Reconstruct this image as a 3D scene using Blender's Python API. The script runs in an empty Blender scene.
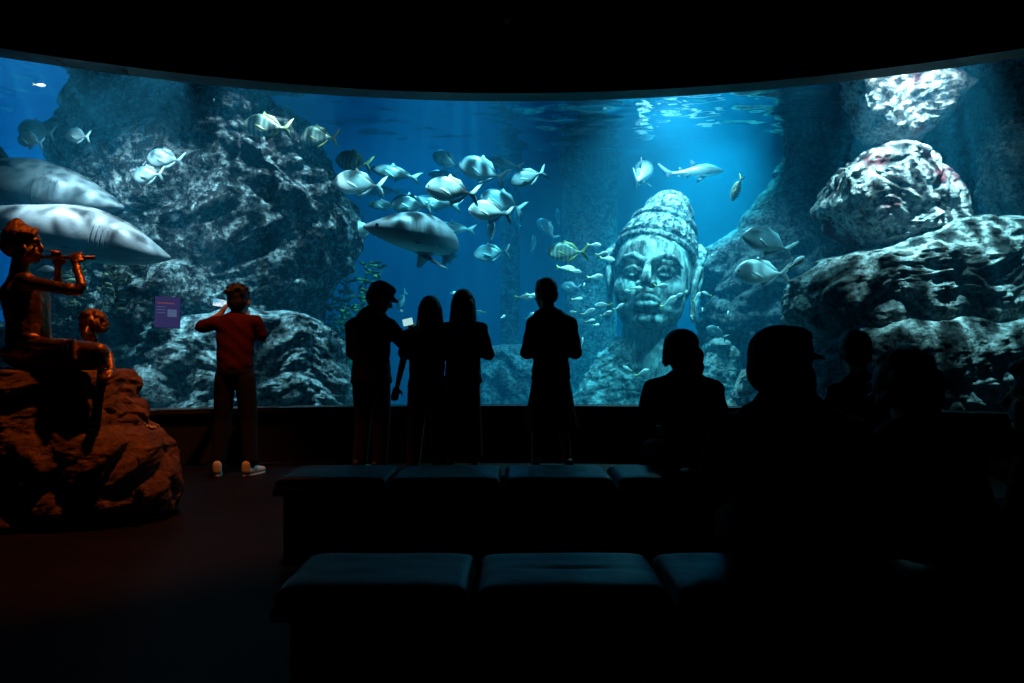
import bpy, bmesh, math, random
from mathutils import Vector, Matrix, noise, Euler

SC = bpy.context.scene
COL = SC.collection
PI = math.pi
F = 720.0          # focal length in pixels of the 1024 wide frame
HX, HY = 512.0, 356.0   # principal column and horizon row
CH = 1.1           # eye height
random.seed(7)

def at(px, py, Y):
    """world point at depth Y that is seen at (px, py)"""
    return Vector(((px - HX) / F * Y, Y, CH + (HY - py) / F * Y))

# ------------------------------------------------------------------ helpers
def link(name, me, mat=None, parent=None, smooth=True):
    o = bpy.data.objects.new(name, me)
    COL.objects.link(o)
    if mat is not None:
        me.materials.append(mat)
    if parent is not None:
        o.parent = parent
    if smooth:
        me.polygons.foreach_set('use_smooth', [True] * len(me.polygons))
    return o

def bm_mesh(bm, name='m'):
    bmesh.ops.recalc_face_normals(bm, faces=bm.faces[:])
    me = bpy.data.meshes.new(name)
    bm.to_mesh(me); bm.free()
    return me

def mesh_pf(verts, faces, name='m'):
    me = bpy.data.meshes.new(name)
    me.from_pydata([tuple(v) for v in verts], [], faces)
    me.update()
    return me

def tag(o, label=None, cat=None, group=None, kind=None):
    if label: o['label'] = label
    if cat: o['category'] = cat
    if group: o['group'] = group
    if kind: o['kind'] = kind
    return o

def empty(name, loc=(0, 0, 0), rz=0.0):
    o = bpy.data.objects.new(name, None)
    COL.objects.link(o)
    o.location = loc; o.rotation_euler = (0, 0, rz)
    o.empty_display_size = .1
    return o

def add_box(bm, x0, x1, y0, y1, z0, z1):
    vs = [bm.verts.new((x, y, z)) for z in (z0, z1) for y in (y0, y1) for x in (x0, x1)]
    for f in ((0, 1, 3, 2), (4, 6, 7, 5), (0, 4, 5, 1), (2, 3, 7, 6), (0, 2, 6, 4), (1, 5, 7, 3)):
        bm.faces.new([vs[i] for i in f])

def box_obj(name, x0, x1, y0, y1, z0, z1, mat, parent=None, bev=0.0, seg=3):
    bm = bmesh.new(); add_box(bm, x0, x1, y0, y1, z0, z1)
    if bev:
        bmesh.ops.bevel(bm, geom=bm.edges[:], offset=bev, segments=seg, profile=.5, affect='EDGES')
    return link(name, bm_mesh(bm), mat, parent, smooth=bool(bev))

def add_hull(bm, pts):
    vs = [bm.verts.new(p) for p in pts]
    r = bmesh.ops.convex_hull(bm, input=vs, use_existing_faces=False)
    junk = [g for g in r['geom_interior'] if isinstance(g, bmesh.types.BMVert)]
    junk += [g for g in r['geom_unused'] if isinstance(g, bmesh.types.BMVert)]
    if junk:
        bmesh.ops.delete(bm, geom=list(set(junk)), context='VERTS')

_US = []
for _i in range(1, 8):
    _t = PI * _i / 8
    for _j in range(14):
        _p = 2 * PI * _j / 14
        _US.append(Vector((math.sin(_t) * math.cos(_p), math.sin(_t) * math.sin(_p), math.cos(_t))))
_US += [Vector((0, 0, 1)), Vector((0, 0, -1))]

def CAP(a, b, ra, rb=None, fa=(1, 1, 1)):
    """tapered capsule; fa squashes the cross-section"""
    a = Vector(a); b = Vector(b); rb = ra if rb is None else rb
    f = Vector(fa)
    return [a + Vector((u.x * f.x, u.y * f.y, u.z * f.z)) * ra for u in _US] + \
           [b + Vector((u.x * f.x, u.y * f.y, u.z * f.z)) * rb for u in _US]

def ELL(c, r, rot=None):
    c = Vector(c)
    out = []
    for u in _US:
        v = Vector((u.x * r[0], u.y * r[1], u.z * r[2]))
        if rot is not None:
            v = rot @ v
        out.append(c + v)
    return out

def PATH(pts, rads, fa=(1, 1, 1)):
    return [CAP(pts[i], pts[i + 1], rads[i], rads[i + 1], fa) for i in range(len(pts) - 1)]

def flat(l):
    """mix of hulls (lists of Vector) and lists of hulls -> list of hulls"""
    out = []
    for e in l:
        if isinstance(e[0], Vector): out.append(e)
        else: out.extend(flat(e))
    return out

def blob(parts, voxel=.012, smooth=4, M=None, fac=.5):
    """union of convex pieces as one continuous smooth skin"""
    bm = bmesh.new()
    for p in flat(parts):
        add_hull(bm, [M @ q for q in p] if M is not None else p)
    me = bm_mesh(bm)
    o = bpy.data.objects.new('tmp', me); COL.objects.link(o)
    r = o.modifiers.new('r', 'REMESH'); r.mode = 'VOXEL'; r.voxel_size = voxel
    if smooth:
        s = o.modifiers.new('s', 'SMOOTH'); s.iterations = smooth; s.factor = fac
    dg = bpy.context.evaluated_depsgraph_get()
    ev = o.evaluated_get(dg)
    out = bpy.data.meshes.new_from_object(ev)
    bpy.data.objects.remove(o); bpy.data.meshes.remove(me)
    out.materials.clear()
    return out

def sweep(bm, pts, rads, n=8):
    """closed tube through pts"""
    rings = []
    up = Vector((0, 0, 1))
    for i, p in enumerate(pts):
        d = (pts[min(i + 1, len(pts) - 1)] - pts[max(i - 1, 0)]).normalized()
        s = d.cross(up)
        if s.length < .05: s = d.cross(Vector((1, 0, 0)))
        s.normalize(); t = s.cross(d).normalized()
        rings.append([bm.verts.new(p + (s * math.cos(2 * PI * k / n) + t * math.sin(2 * PI * k / n)) * rads[i]) for k in range(n)])
    for a, b in zip(rings, rings[1:]):
        for k in range(n):
            bm.faces.new((a[k], a[(k + 1) % n], b[(k + 1) % n], b[k]))
    bm.faces.new(rings[0][::-1]); bm.faces.new(rings[-1])

# ------------------------------------------------------------------ materials
def new_mat(name):
    m = bpy.data.materials.new(name); m.use_nodes = True
    nt = m.node_tree; nt.nodes.clear()
    out = nt.nodes.new('ShaderNodeOutputMaterial')
    return m, nt, out

def pbr(name, col, rough=.6, metal=0.0, spec=.5, bump=0.0, bscale=30.0, var=0.0, vscale=5.0, col2=None, aniso=(1, 1, 1), detail=6):
    m, nt, out = new_mat(name)
    p = nt.nodes.new('ShaderNodeBsdfPrincipled')
    p.inputs['Base Color'].default_value = (*col, 1)
    p.inputs['Roughness'].default_value = rough
    p.inputs['Metallic'].default_value = metal
    p.inputs['Specular IOR Level'].default_value = spec
    nt.links.new(p.outputs[0], out.inputs['Surface'])
    if bump or col2:
        tc = nt.nodes.new('ShaderNodeTexCoord')
        mp = nt.nodes.new('ShaderNodeMapping'); mp.inputs['Scale'].default_value = aniso
        nt.links.new(tc.outputs['Object'], mp.inputs[0])
    if bump:
        n = nt.nodes.new('ShaderNodeTexNoise'); n.inputs['Scale'].default_value = bscale
        n.inputs['Detail'].default_value = detail
        b = nt.nodes.new('ShaderNodeBump'); b.inputs['Strength'].default_value = bump
        b.inputs['Distance'].default_value = .02
        nt.links.new(mp.outputs[0], n.inputs['Vector'])
        nt.links.new(n.outputs[0], b.inputs['Height']); nt.links.new(b.outputs[0], p.inputs['Normal'])
    if col2:
        n2 = nt.nodes.new('ShaderNodeTexNoise'); n2.inputs['Scale'].default_value = vscale
        n2.inputs['Detail'].default_value = 5
        r = nt.nodes.new('ShaderNodeValToRGB')
        r.color_ramp.elements[0].position = .5 - var; r.color_ramp.elements[0].color = (*col, 1)
        r.color_ramp.elements[1].position = .5 + var; r.color_ramp.elements[1].color = (*col2, 1)
        nt.links.new(mp.outputs[0], n2.inputs['Vector'])
        nt.links.new(n2.outputs[0], r.inputs[0]); nt.links.new(r.outputs[0], p.inputs['Base Color'])
    return m

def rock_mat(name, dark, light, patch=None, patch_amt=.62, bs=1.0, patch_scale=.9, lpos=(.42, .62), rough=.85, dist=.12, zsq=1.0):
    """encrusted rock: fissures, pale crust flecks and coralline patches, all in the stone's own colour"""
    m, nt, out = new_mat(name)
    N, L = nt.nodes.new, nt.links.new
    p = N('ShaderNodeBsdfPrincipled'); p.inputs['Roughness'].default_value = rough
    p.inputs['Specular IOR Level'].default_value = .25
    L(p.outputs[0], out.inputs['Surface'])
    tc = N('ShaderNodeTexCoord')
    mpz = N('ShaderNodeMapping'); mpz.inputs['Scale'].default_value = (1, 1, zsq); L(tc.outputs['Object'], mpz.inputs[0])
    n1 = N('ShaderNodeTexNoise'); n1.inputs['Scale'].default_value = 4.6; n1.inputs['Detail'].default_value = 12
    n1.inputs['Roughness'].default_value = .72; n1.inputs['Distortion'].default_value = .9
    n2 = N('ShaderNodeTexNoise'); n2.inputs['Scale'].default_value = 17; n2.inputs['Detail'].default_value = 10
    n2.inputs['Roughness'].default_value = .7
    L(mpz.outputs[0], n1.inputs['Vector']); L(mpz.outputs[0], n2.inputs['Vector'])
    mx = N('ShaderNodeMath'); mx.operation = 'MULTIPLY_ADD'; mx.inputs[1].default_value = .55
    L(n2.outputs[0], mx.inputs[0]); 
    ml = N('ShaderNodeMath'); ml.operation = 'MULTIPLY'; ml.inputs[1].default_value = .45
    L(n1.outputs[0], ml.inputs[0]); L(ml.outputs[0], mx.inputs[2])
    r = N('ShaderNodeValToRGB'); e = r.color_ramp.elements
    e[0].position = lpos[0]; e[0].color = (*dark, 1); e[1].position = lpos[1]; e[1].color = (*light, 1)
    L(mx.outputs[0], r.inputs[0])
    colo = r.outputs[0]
    if patch:
        n3 = N('ShaderNodeTexNoise'); n3.inputs['Scale'].default_value = patch_scale; n3.inputs['Detail'].default_value = 7
        n3.inputs['Roughness'].default_value = .65
        L(tc.outputs['Object'], n3.inputs['Vector'])
        r3 = N('ShaderNodeValToRGB'); r3.color_ramp.elements[0].position = patch_amt - .03; r3.color_ramp.elements[1].position = patch_amt + .05
        L(n3.outputs[0], r3.inputs[0])
        mm = N('ShaderNodeMix'); mm.data_type = 'RGBA'
        L(r3.outputs[0], mm.inputs[0]); L(colo, mm.inputs[6]); mm.inputs[7].default_value = (*patch, 1)
        colo = mm.outputs[2]
    L(colo, p.inputs['Base Color'])
    b1 = N('ShaderNodeBump'); b1.inputs['Strength'].default_value = bs; b1.inputs['Distance'].default_value = dist
    L(n1.outputs[0], b1.inputs['Height'])
    b2 = N('ShaderNodeBump'); b2.inputs['Strength'].default_value = bs * .8; b2.inputs['Distance'].default_value = dist * .35
    L(n2.outputs[0], b2.inputs['Height']); L(b1.outputs[0], b2.inputs['Normal'])
    L(b2.outputs[0], p.inputs['Normal'])
    return m

def emit_mat(name, col, strength):
    m, nt, out = new_mat(name)
    e = nt.nodes.new('ShaderNodeEmission'); e.inputs[0].default_value = (*col, 1); e.inputs[1].default_value = strength
    nt.links.new(e.outputs[0], out.inputs['Surface'])
    return m

# ------------------------------------------------------------------ the room
R0, CY = 10.47, -2.57      # inner face of the curved pane: radius and centre
def arc_slab(name, r0, r1, a0, a1, z0, z1, mat, n=96, parent=None, smooth=False):
    vs, fs = [], []
    for i in range(n + 1):
        a = a0 + (a1 - a0) * i / n
        for r in (r0, r1):
            for z in (z0, z1):
                vs.append((r * math.sin(a), CY + r * math.cos(a), z))
    for i in range(n):
        b = 4 * i; c = b + 4
        fs += [(b, c, c + 1, b + 1), (b + 2, b + 3, c + 3, c + 2), (b + 1, c + 1, c + 3, b + 3), (b, b + 2, c + 2, c)]
    fs += [(0, 1, 3, 2), (4 * n, 4 * n + 2, 4 * n + 3, 4 * n + 1)]
    bm = bmesh.new()
    bv = [bm.verts.new(v) for v in vs]
    for f in fs: bm.faces.new([bv[i] for i in f])
    return link(name, bm_mesh(bm), mat, parent, smooth)

ZS, ZT = .56, 3.965
AW = math.radians(43)
m_room = pbr('matt_black_wall_paint', (.012, .012, .013), .9, bump=.15, bscale=60)
m_ceil = pbr('black_ceiling_paint', (.01, .01, .011), .95)
m_floor = pbr('dark_polished_floor', (.007, .004, .0035), .55, spec=.08, bump=.05, bscale=40, col2=(.012, .007, .006), var=.1, vscale=3)
m_sill = pbr('dark_sill_metal', (.06, .05, .045), .35, metal=.4)
m_edge = pbr('acrylic_edge_gasket', (.008, .014, .014), .6)

XR = 7.2
def S(o): o['kind'] = 'structure'; return o
def slab(name, z0, z1, mat):
    n = 60; foot = [((R0 + .2) * math.sin(-AW + 2 * AW * i / n), CY + (R0 + .2) * math.cos(-AW + 2 * AW * i / n)) for i in range(n + 1)]
    foot += [(XR + .2, foot[-1][1]), (XR + .2, -4.2), (-XR - .2, -4.2), (-XR - .2, foot[0][1])]
    bm = bmesh.new(); k = len(foot)
    bv = [bm.verts.new((x, y, z)) for z in (z0, z1) for x, y in foot]
    bm.faces.new(bv[:k][::-1]); bm.faces.new(bv[k:])
    for i in range(k): bm.faces.new((bv[i], bv[(i + 1) % k], bv[k + (i + 1) % k], bv[k + i]))
    bmesh.ops.triangulate(bm, faces=[f for f in bm.faces if len(f.verts) > 4])
    return link(name, bm_mesh(bm), mat, smooth=False)
S(slab('floor', -.2, 0, m_floor))
S(slab('ceiling', 5.4, 5.6, m_ceil))
S(box_obj('wall_left', -XR - .2, -XR, -4.2, 5.0, 0, 5.4, m_room))
S(box_obj('wall_right', XR, XR + .2, -4.2, 5.0, 0, 5.4, m_room))
S(box_obj('wall_back', -XR, XR, -4.2, -4.0, 0, 5.4, m_room))
S(arc_slab('wall_front', R0 - .02, R0 + .2, -AW, AW, 0, ZS, m_room))
S(arc_slab('wall_above_window', R0 - .02, R0 + .2, -AW, AW, ZT + .052, 5.4, m_ceil))
# the curved window: clear acrylic pane, dark head rail and sill
m_clear, nt, out = new_mat('clear_acrylic')
t = nt.nodes.new('ShaderNodeBsdfTransparent'); t.inputs[0].default_value = (1, 1, 1, 1)
nt.links.new(t.outputs[0], out.inputs['Surface'])
pane = S(arc_slab('window_1', R0, R0 + .2, -AW, AW, ZS + .002, ZT, m_clear, smooth=True))
arc_slab('window_sill', R0 - .10, R0 + .0, -AW, AW, ZS - .045, ZS, m_sill, parent=pane)
arc_slab('window_head_rail', R0 - .05, R0 + .2, -AW, AW, ZT, ZT + .05, m_edge, parent=pane)

# ------------------------------------------------------------------ the tank
ZW = 4.95        # water level
ZB = -.35        # tank bed
m_tank = pbr('blue_painted_tank_wall', (.012, .09, .17), .8, bump=.2, bscale=6)
m_bed = pbr('pale_tank_sand', (.12, .15, .15), .9, bump=.5, bscale=10, col2=(.06, .08, .08), var=.12, vscale=2)
S(box_obj('wall_tank_back', -13.2, 13.2, 17.5, 17.7, ZB, 6.2, m_tank))
S(box_obj('wall_tank_left', -13.2, -13.0, 5.0, 17.5, ZB, 6.2, m_tank))
S(box_obj('wall_tank_right', 13.0, 13.2, 5.0, 17.5, ZB, 6.2, m_tank))
S(box_obj('wall_tank_front_left', -13.2, -7.42, 4.9, 5.08, ZB, 6.2, m_tank))
S(box_obj('wall_tank_front_right', 7.42, 13.2, 4.9, 5.08, ZB, 6.2, m_tank))
# uneven sand bed
def bed():
    nx, ny = 120, 60
    vs, fs = [], []
    for j in range(ny + 1):
        for i in range(nx + 1):
            x = -13 + 26 * i / nx; y = 5.2 + 12.3 * j / ny
            z = ZB + .14 + .16 * noise.noise(Vector((x * .5, y * .5, 0))) + .05 * noise.noise(Vector((x * 2, y * 2, 4)))
            vs.append((x, y, z))
    for j in range(ny):
        for i in range(nx):
            a = j * (nx + 1) + i
            fs.append((a, a + 1, a + nx + 2, a + nx + 1))
    return mesh_pf(vs, fs)
S(link('floor_tank_bed', bed(), m_bed))

# water body: one closed volume
def water_mesh():
    rr = R0 + .205
    foot = []
    n = 60; a1 = math.radians(43.6)
    for i in range(n + 1):
        a = -a1 + 2 * a1 * i / n
        foot.append((rr * math.sin(a), CY + rr * math.cos(a)))
    foot += [(12.98, foot[-1][1]), (12.98, 17.48), (-12.98, 17.48), (-12.98, foot[0][1])]
    k = len(foot)
    vs = [(x, y, ZB + .01) for x, y in foot] + [(x, y, ZW + .02) for x, y in foot]
    bm = bmesh.new(); bv = [bm.verts.new(v) for v in vs]
    bm.faces.new(bv[:k][::-1]); bm.faces.new(bv[k:])
    for i in range(k):
        j = (i + 1) % k
        bm.faces.new((bv[i], bv[j], bv[k + j], bv[k + i]))
    bmesh.ops.triangulate(bm, faces=[f for f in bm.faces if len(f.verts) > 4])
    return bm_mesh(bm)
m_water, nt, out = new_mat('blue_aquarium_water')
sc_ = nt.nodes.new('ShaderNodeVolumeScatter'); ab = nt.nodes.new('ShaderNodeVolumeAbsorption'); ad = nt.nodes.new('ShaderNodeAddShader')
SCAT = (.0015, .018, .031); ABS = (.240, .042, .024)
ds = max(SCAT); sc_.inputs['Color'].default_value = (*[s / ds for s in SCAT], 1); sc_.inputs['Density'].default_value = ds
sc_.inputs['Anisotropy'].default_value = 0.2
da = .25; ab.inputs['Color'].default_value = (*[1 - s / da for s in ABS], 1); ab.inputs['Density'].default_value = da
nt.links.new(sc_.outputs[0], ad.inputs[0]); nt.links.new(ab.outputs[0], ad.inputs[1])
nt.links.new(ad.outputs[0], out.inputs['Volume'])
water = link('aquarium_water', water_mesh(), m_water, smooth=False)
tag(water, 'clear blue water filling the big aquarium tank behind the window', 'water', kind='stuff')

# rippled surface
def surf():
    nx, ny = 300, 260
    vs, fs = [], []
    rr = R0 + .22
    for j in range(ny + 1):
        for i in range(nx + 1):
            x = -12.95 + 25.9 * i / nx
            yf = CY + math.sqrt(max(rr * rr - min(abs(x), 8.0) ** 2, 0)) + .02
            y = yf + (17.45 - yf) * j / ny
            z = .05 * noise.noise(Vector((x * 1.1, y * 2.2, 0))) + .03 * noise.noise(Vector((x * 3.1, y * 5, 7))) + .012 * noise.noise(Vector((x * 7, y * 12, 3)))
            vs.append((x, y, ZW + z))
    for j in range(ny):
        for i in range(nx):
            a = j * (nx + 1) + i
            fs.append((a, a + 1, a + nx + 2, a + nx + 1))
    return mesh_pf(vs, fs)
m_surf, nt, out = new_mat('water_surface')
fr = nt.nodes.new('ShaderNodeLayerWeight'); fr.inputs[0].default_value = .35
tr = nt.nodes.new('ShaderNodeBsdfTransparent'); gl = nt.nodes.new('ShaderNodeBsdfGlossy'); gl.inputs['Roughness'].default_value = .04
gl.inputs['Color'].default_value = (.9, .95, 1, 1)
mx = nt.nodes.new('ShaderNodeMixShader')
rp = nt.nodes.new('ShaderNodeValToRGB'); rp.color_ramp.elements[0].position = .12; rp.color_ramp.elements[1].position = .45
nt.links.new(fr.outputs['Facing'], rp.inputs[0]); nt.links.new(rp.outputs[0], mx.inputs[0])
nt.links.new(tr.outputs[0], mx.inputs[1]); nt.links.new(gl.outputs[0], mx.inputs[2]); nt.links.new(mx.outputs[0], out.inputs['Surface'])
ws = link('water_surface', surf(), m_surf)
tag(ws, 'rippled surface of the aquarium water seen from below', 'water surface', kind='stuff')

# ------------------------------------------------------------------ lights
def caustic(light, scale=6.0, floor_=.25, peak=3.0):
    light.use_nodes = True
    nt = light.node_tree; nt.nodes.clear(); N, L = nt.nodes.new, nt.links.new
    out = N('ShaderNodeOutputLight'); em = N('ShaderNodeEmission')
    tc = N('ShaderNodeNewGeometry'); sp = N('ShaderNodeSeparateXYZ'); L(tc.outputs['Incoming'], sp.inputs[0])
    cx = []
    for k in (0, 1):
        d = N('ShaderNodeMath'); d.operation = 'DIVIDE'; L(sp.outputs[k], d.inputs[0]); L(sp.outputs[2], d.inputs[1]); cx.append(d)
    cb = N('ShaderNodeCombineXYZ'); L(cx[0].outputs[0], cb.inputs[0]); L(cx[1].outputs[0], cb.inputs[1])
    nz = N('ShaderNodeTexNoise'); nz.inputs['Scale'].default_value = scale * .8; nz.inputs['Detail'].default_value = 2
    L(cb.outputs[0], nz.inputs['Vector'])
    mixv = N('ShaderNodeVectorMath'); mixv.operation = 'MULTIPLY_ADD'; mixv.inputs[1].default_value = (.9 / scale,) * 3
    L(nz.outputs['Color'], mixv.inputs[0]); L(cb.outputs[0], mixv.inputs[2])
    vo = N('ShaderNodeTexVoronoi'); vo.feature = 'DISTANCE_TO_EDGE'; vo.inputs['Scale'].default_value = scale
    L(mixv.outputs[0], vo.inputs['Vector'])
    mr = N('ShaderNodeMapRange'); mr.inputs[1].default_value = 0; mr.inputs[2].default_value = .22
    mr.inputs[3].default_value = peak; mr.inputs[4].default_value = floor_; mr.interpolation_type = 'SMOOTHSTEP'
    L(vo.outputs['Distance'], mr.inputs[0]); L(mr.outputs[0], em.inputs[1]); L(em.outputs[0], out.inputs[0])
    return em

def spot(name, loc, target, power, col, angle=60, blend=.6, size=.08, ca=None):
    l = bpy.data.lights.new(name, 'SPOT'); l.energy = power; l.color = col
    l.spot_size = math.radians(angle); l.spot_blend = blend; l.shadow_soft_size = size
    o = bpy.data.objects.new(name, l); COL.objects.link(o); o.location = loc
    d = Vector(target) - Vector(loc)
    o.rotation_euler = d.to_track_quat('-Z', 'Y').to_euler()
    if ca: caustic(l, *ca)
    return o
CW = (.42, .85, 1.0)  # unseen tank spots; those near the glass sit there to front-light their subjects
spot('tank_spot_statue', (3.4, 8.9, 7.0), (2.25, 12.0, 2.75), 2800, CW, 34, .8, .03, (14, .4, 2.6))
spot('fill_right_fish', (3.6, 8.1, 6.2), (3.3, 9.5, 2.3), 600, CW, 34, .8, .03, (12, .3, 3))  # unseen fill added to brighten the two fish before the cliff
spot('tank_spot_right_rock', (4.3, 7.55, 6.2), (5.2, 9.2, 2.2), 2600, (.8, .93, 1), 44, .8, .03, (12, .25, 3.6))
spot('tank_spot_white_boulder', (4.6, 7.4, 5.3), (5.2, 9.3, 4.4), 500, (1, .90, .95), 62, .8, .03, (9, .45, 2.6))
spot('tank_spot_school', (-.6, 8.3, 6.6), (-.8, 10.2, 3.1), 1250, CW, 54, .8, .03, (12, .15, 4.2))
spot('tank_spot_left_rock', (-2.6, 8.1, 6.8), (-3.2, 9.5, .3), 1050, (.75, .9, 1), 42, .8, .03, (13, .1, 4.4))
spot('fill_left_upper', (-3.9, 7.65, 5.0), (-5.0, 8.7, 3.9), 120, (.6, .9, 1), 62, .9, .03, (8, .3, 3))  # unseen fill added for the pale fish at the upper left
spot('tank_spot_sharks', (-5.2, 6.95, 4.9), (-4.5, 8.1, 2.9), 620, (1, .88, .95), 60, .8, .03, (7, .2, 3.4))
spot('fill_lower_shark', (-3.6, 7.65, 4.6), (-4.6, 8.2, 2.6), 300, (.98, .92, 1), 80, .8, .03, (8, .2, 3.4))  # unseen in-water fill added so the lower shark catches light
spot('tank_spot_far', (4.2, 13.5, 7.0), (3.4, 14.5, 0), 13000, (.10, .85, 1), 60, .9, .3)
spot('tank_spot_glow', (2.6, 11.5, 5.6), (2.2, 11.6, 3.5), 2200, (.7, .9, 1), 120, .9, .3)
spot('tank_spot_far_left', (-9.5, 14.0, 8.0), (-10.5, 14.5, 0), 9500, (.1, .5, 1), 70, .9, .3)
spot('tank_spot_middle', (-2.0, 14.5, 8.0), (-2, 14.5, 0), 2400, (.1, .6, 1), 100, .9, .3)
spot('fill_small_fish', (1.3, 8.25, 6.0), (1.7, 10.3, 1.95), 620, CW, 40, .8, .03, (12, .4, 2.6))  # unseen front fill added to brighten the small fish
# ------------------------------------------------------------------ rocks of the tank
def interp(rows, v):
    if v <= rows[0][0]: return rows[0][1:]
    for a, b in zip(rows, rows[1:]):
        if v <= b[0]:
            t = (v - a[0]) / (b[0] - a[0]); t = t * t * (3 - 2 * t) * .5 + t * .5
            return tuple(x + (y - x) * t for x, y in zip(a[1:], b[1:]))
    return rows[-1][1:]

def rugged(p, seed, sc):
    q = Vector((p.x * sc + seed * 13.7, p.y * sc - seed * 5.1, p.z * sc * 1.15 + seed * 3.3))
    w = noise.noise_vector(q * .6) * .6
    q = q + w
    a = noise.noise(q * .7) * .9
    d = noise.voronoi(q * 1.1)[0]
    crack = min((d[1] - d[0]) * 2.2, 1.0)
    b = (crack - .55) * .55
    d2 = noise.voronoi(q * 2.7 + Vector((4, 4, 4)))[0]
    c = (min((d2[1] - d2[0]) * 2.0, 1.0) - .5) * .25
    e = noise.fractal(q * 4.0, .8, 2.1, 6) * .24
    return a + b + c + e

def rock(name, rows, Y, th, amp, seed, mat, sc=1.1, nu=220, nv=180, px=True, power=2.6, lean=0.0, cap=.07, zamp=.7):
    """boulder whose outline widths follow rows (image row, left, right) at depth Y; th = depth front to back"""
    W = []
    for r in rows:
        if px:
            a = at(r[1], r[0], Y); b = at(r[2], r[0], Y)
            W.append((a.z, a.x, b.x))
        else: W.append(r)
    W.sort()
    z0, z1 = W[0][0], W[-1][0]
    cx0 = (min(w[1] for w in W) + max(w[2] for w in W)) / 2; zc = (z0 + z1) / 2
    vs, fs = [], []
    for j in range(nv + 1):
        t = j / nv
        z = z0 + (z1 - z0) * t
        xl, xr = interp(W, z)
        # close the two ends roundly
        e = 1.0
        if t > 1 - cap: e = math.sqrt(max(0, 1 - ((t - 1 + cap) / cap) ** 2))
        if t < .04: e = math.sqrt(max(0, 1 - ((.04 - t) / .04) ** 2))
        cx, hw = (xl + xr) / 2, (xr - xl) / 2
        tt = th / 2 * min(1.0, .45 + hw / (max(w[2] - w[1] for w in W) / 2) * .55)
        for i in range(nu):
            a = 2 * PI * i / nu
            c, s = math.cos(a), math.sin(a)
            k = (abs(c) ** power + abs(s) ** power) ** (-1 / power)
            n = Vector((c, s, 0))
            p = Vector((cx + hw * c * k * e, Y + lean * (z - zc) + tt * s * k * e, z))
            dsp = rugged(p, seed, sc) * amp * (.35 + .65 * e)
            p = p + n * dsp
            p.z += noise.noise(p * sc * 1.3 + Vector((seed, 9, 2))) * amp * zamp
            vs.append(p - Vector((cx0, Y, zc)))
    for j in range(nv):
        for i in range(nu):
            a = j * nu + i; b = j * nu + (i + 1) % nu
            fs.append((a, b, b + nu, a + nu))
    fs.append(tuple(range(nu))[::-1]); fs.append(tuple(range(nv * nu, (nv + 1) * nu)))
    o = link(name, mesh_pf(vs, fs), mat)
    o.location = (cx0, Y, zc)
    return o

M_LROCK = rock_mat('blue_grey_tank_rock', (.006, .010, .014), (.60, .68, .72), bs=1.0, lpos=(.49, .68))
M_LROCK2 = rock_mat('encrusted_blue_rock', (.02, .035, .045), (.62, .74, .80), bs=1.0, lpos=(.44, .62))
M_RROCK = rock_mat('pale_encrusted_rock', (.03, .035, .04), (.80, .78, .78), patch=(.20, .03, .045), patch_amt=.55, bs=1.0, lpos=(.42, .60), patch_scale=1.6)
M_RROCK2 = rock_mat('grey_green_encrusted_rock', (.03, .05, .05), (.62, .68, .68), patch=(.10, .05, .07), patch_amt=.64, bs=1.0, lpos=(.43, .63), patch_scale=1.4)
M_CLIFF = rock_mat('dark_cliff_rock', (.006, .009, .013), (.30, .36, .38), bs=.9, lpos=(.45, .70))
M_FROCK = rock_mat('pale_teal_reef_rock', (.05, .08, .08), (.70, .78, .76), bs=1.0, lpos=(.42, .62))

def RK(label, *a, cat='rock', **k):
    o = rock('tank_rock', *a, **k); tag(o, label, cat); return o

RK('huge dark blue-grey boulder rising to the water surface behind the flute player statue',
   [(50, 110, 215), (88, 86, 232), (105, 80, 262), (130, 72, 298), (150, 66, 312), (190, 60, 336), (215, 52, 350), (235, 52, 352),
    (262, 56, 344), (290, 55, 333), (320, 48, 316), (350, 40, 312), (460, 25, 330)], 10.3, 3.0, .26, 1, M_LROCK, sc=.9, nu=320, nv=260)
RK('low brightly lit encrusted boulder behind the man filming with a phone',
   [(312, 200, 290), (322, 165, 322), (335, 148, 336), (360, 135, 344), (385, 130, 352), (480, 120, 360)], 9.0, 1.6, .16, 2, M_LROCK2, sc=1.6)
RK('low dark rock on the tank bed behind the seated statues',
   [(325, -30, 70), (340, -70, 120), (380, -90, 135), (480, -90, 140)], 9.2, 1.8, .18, 3, M_LROCK, sc=1.3)
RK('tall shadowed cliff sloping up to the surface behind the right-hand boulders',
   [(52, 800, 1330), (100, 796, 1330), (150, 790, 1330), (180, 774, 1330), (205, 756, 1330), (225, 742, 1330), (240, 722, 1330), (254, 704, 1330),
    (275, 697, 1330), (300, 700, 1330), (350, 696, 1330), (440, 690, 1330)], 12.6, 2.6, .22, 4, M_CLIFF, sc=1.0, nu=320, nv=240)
RK('brightest whitish boulder with dark red patches at the top of the window',
   [(30, 842, 1010), (60, 842, 992), (90, 848, 966), (115, 856, 948), (132, 868, 930), (146, 885, 910)], 9.3, 1.5, .12, 5, M_RROCK, sc=1.9)
RK('rounded pale boulder with dark red coralline patches below the brightest one',
   [(152, 868, 905), (162, 846, 925), (185, 828, 945), (205, 824, 956), (228, 832, 962), (246, 850, 955), (262, 880, 930)], 9.3, 1.5, .13, 6, M_RROCK, sc=1.8)
RK('big slanting encrusted boulder filling the middle of the right-hand side',
   [(218, 960, 1010), (230, 915, 1050), (246, 868, 1090), (262, 818, 1100), (285, 788, 1110), (310, 782, 1110), (330, 796, 1100), (350, 835, 1060)], 9.0, 1.7, .14, 7, M_RROCK2, sc=1.5, nu=280, nv=200)
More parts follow.
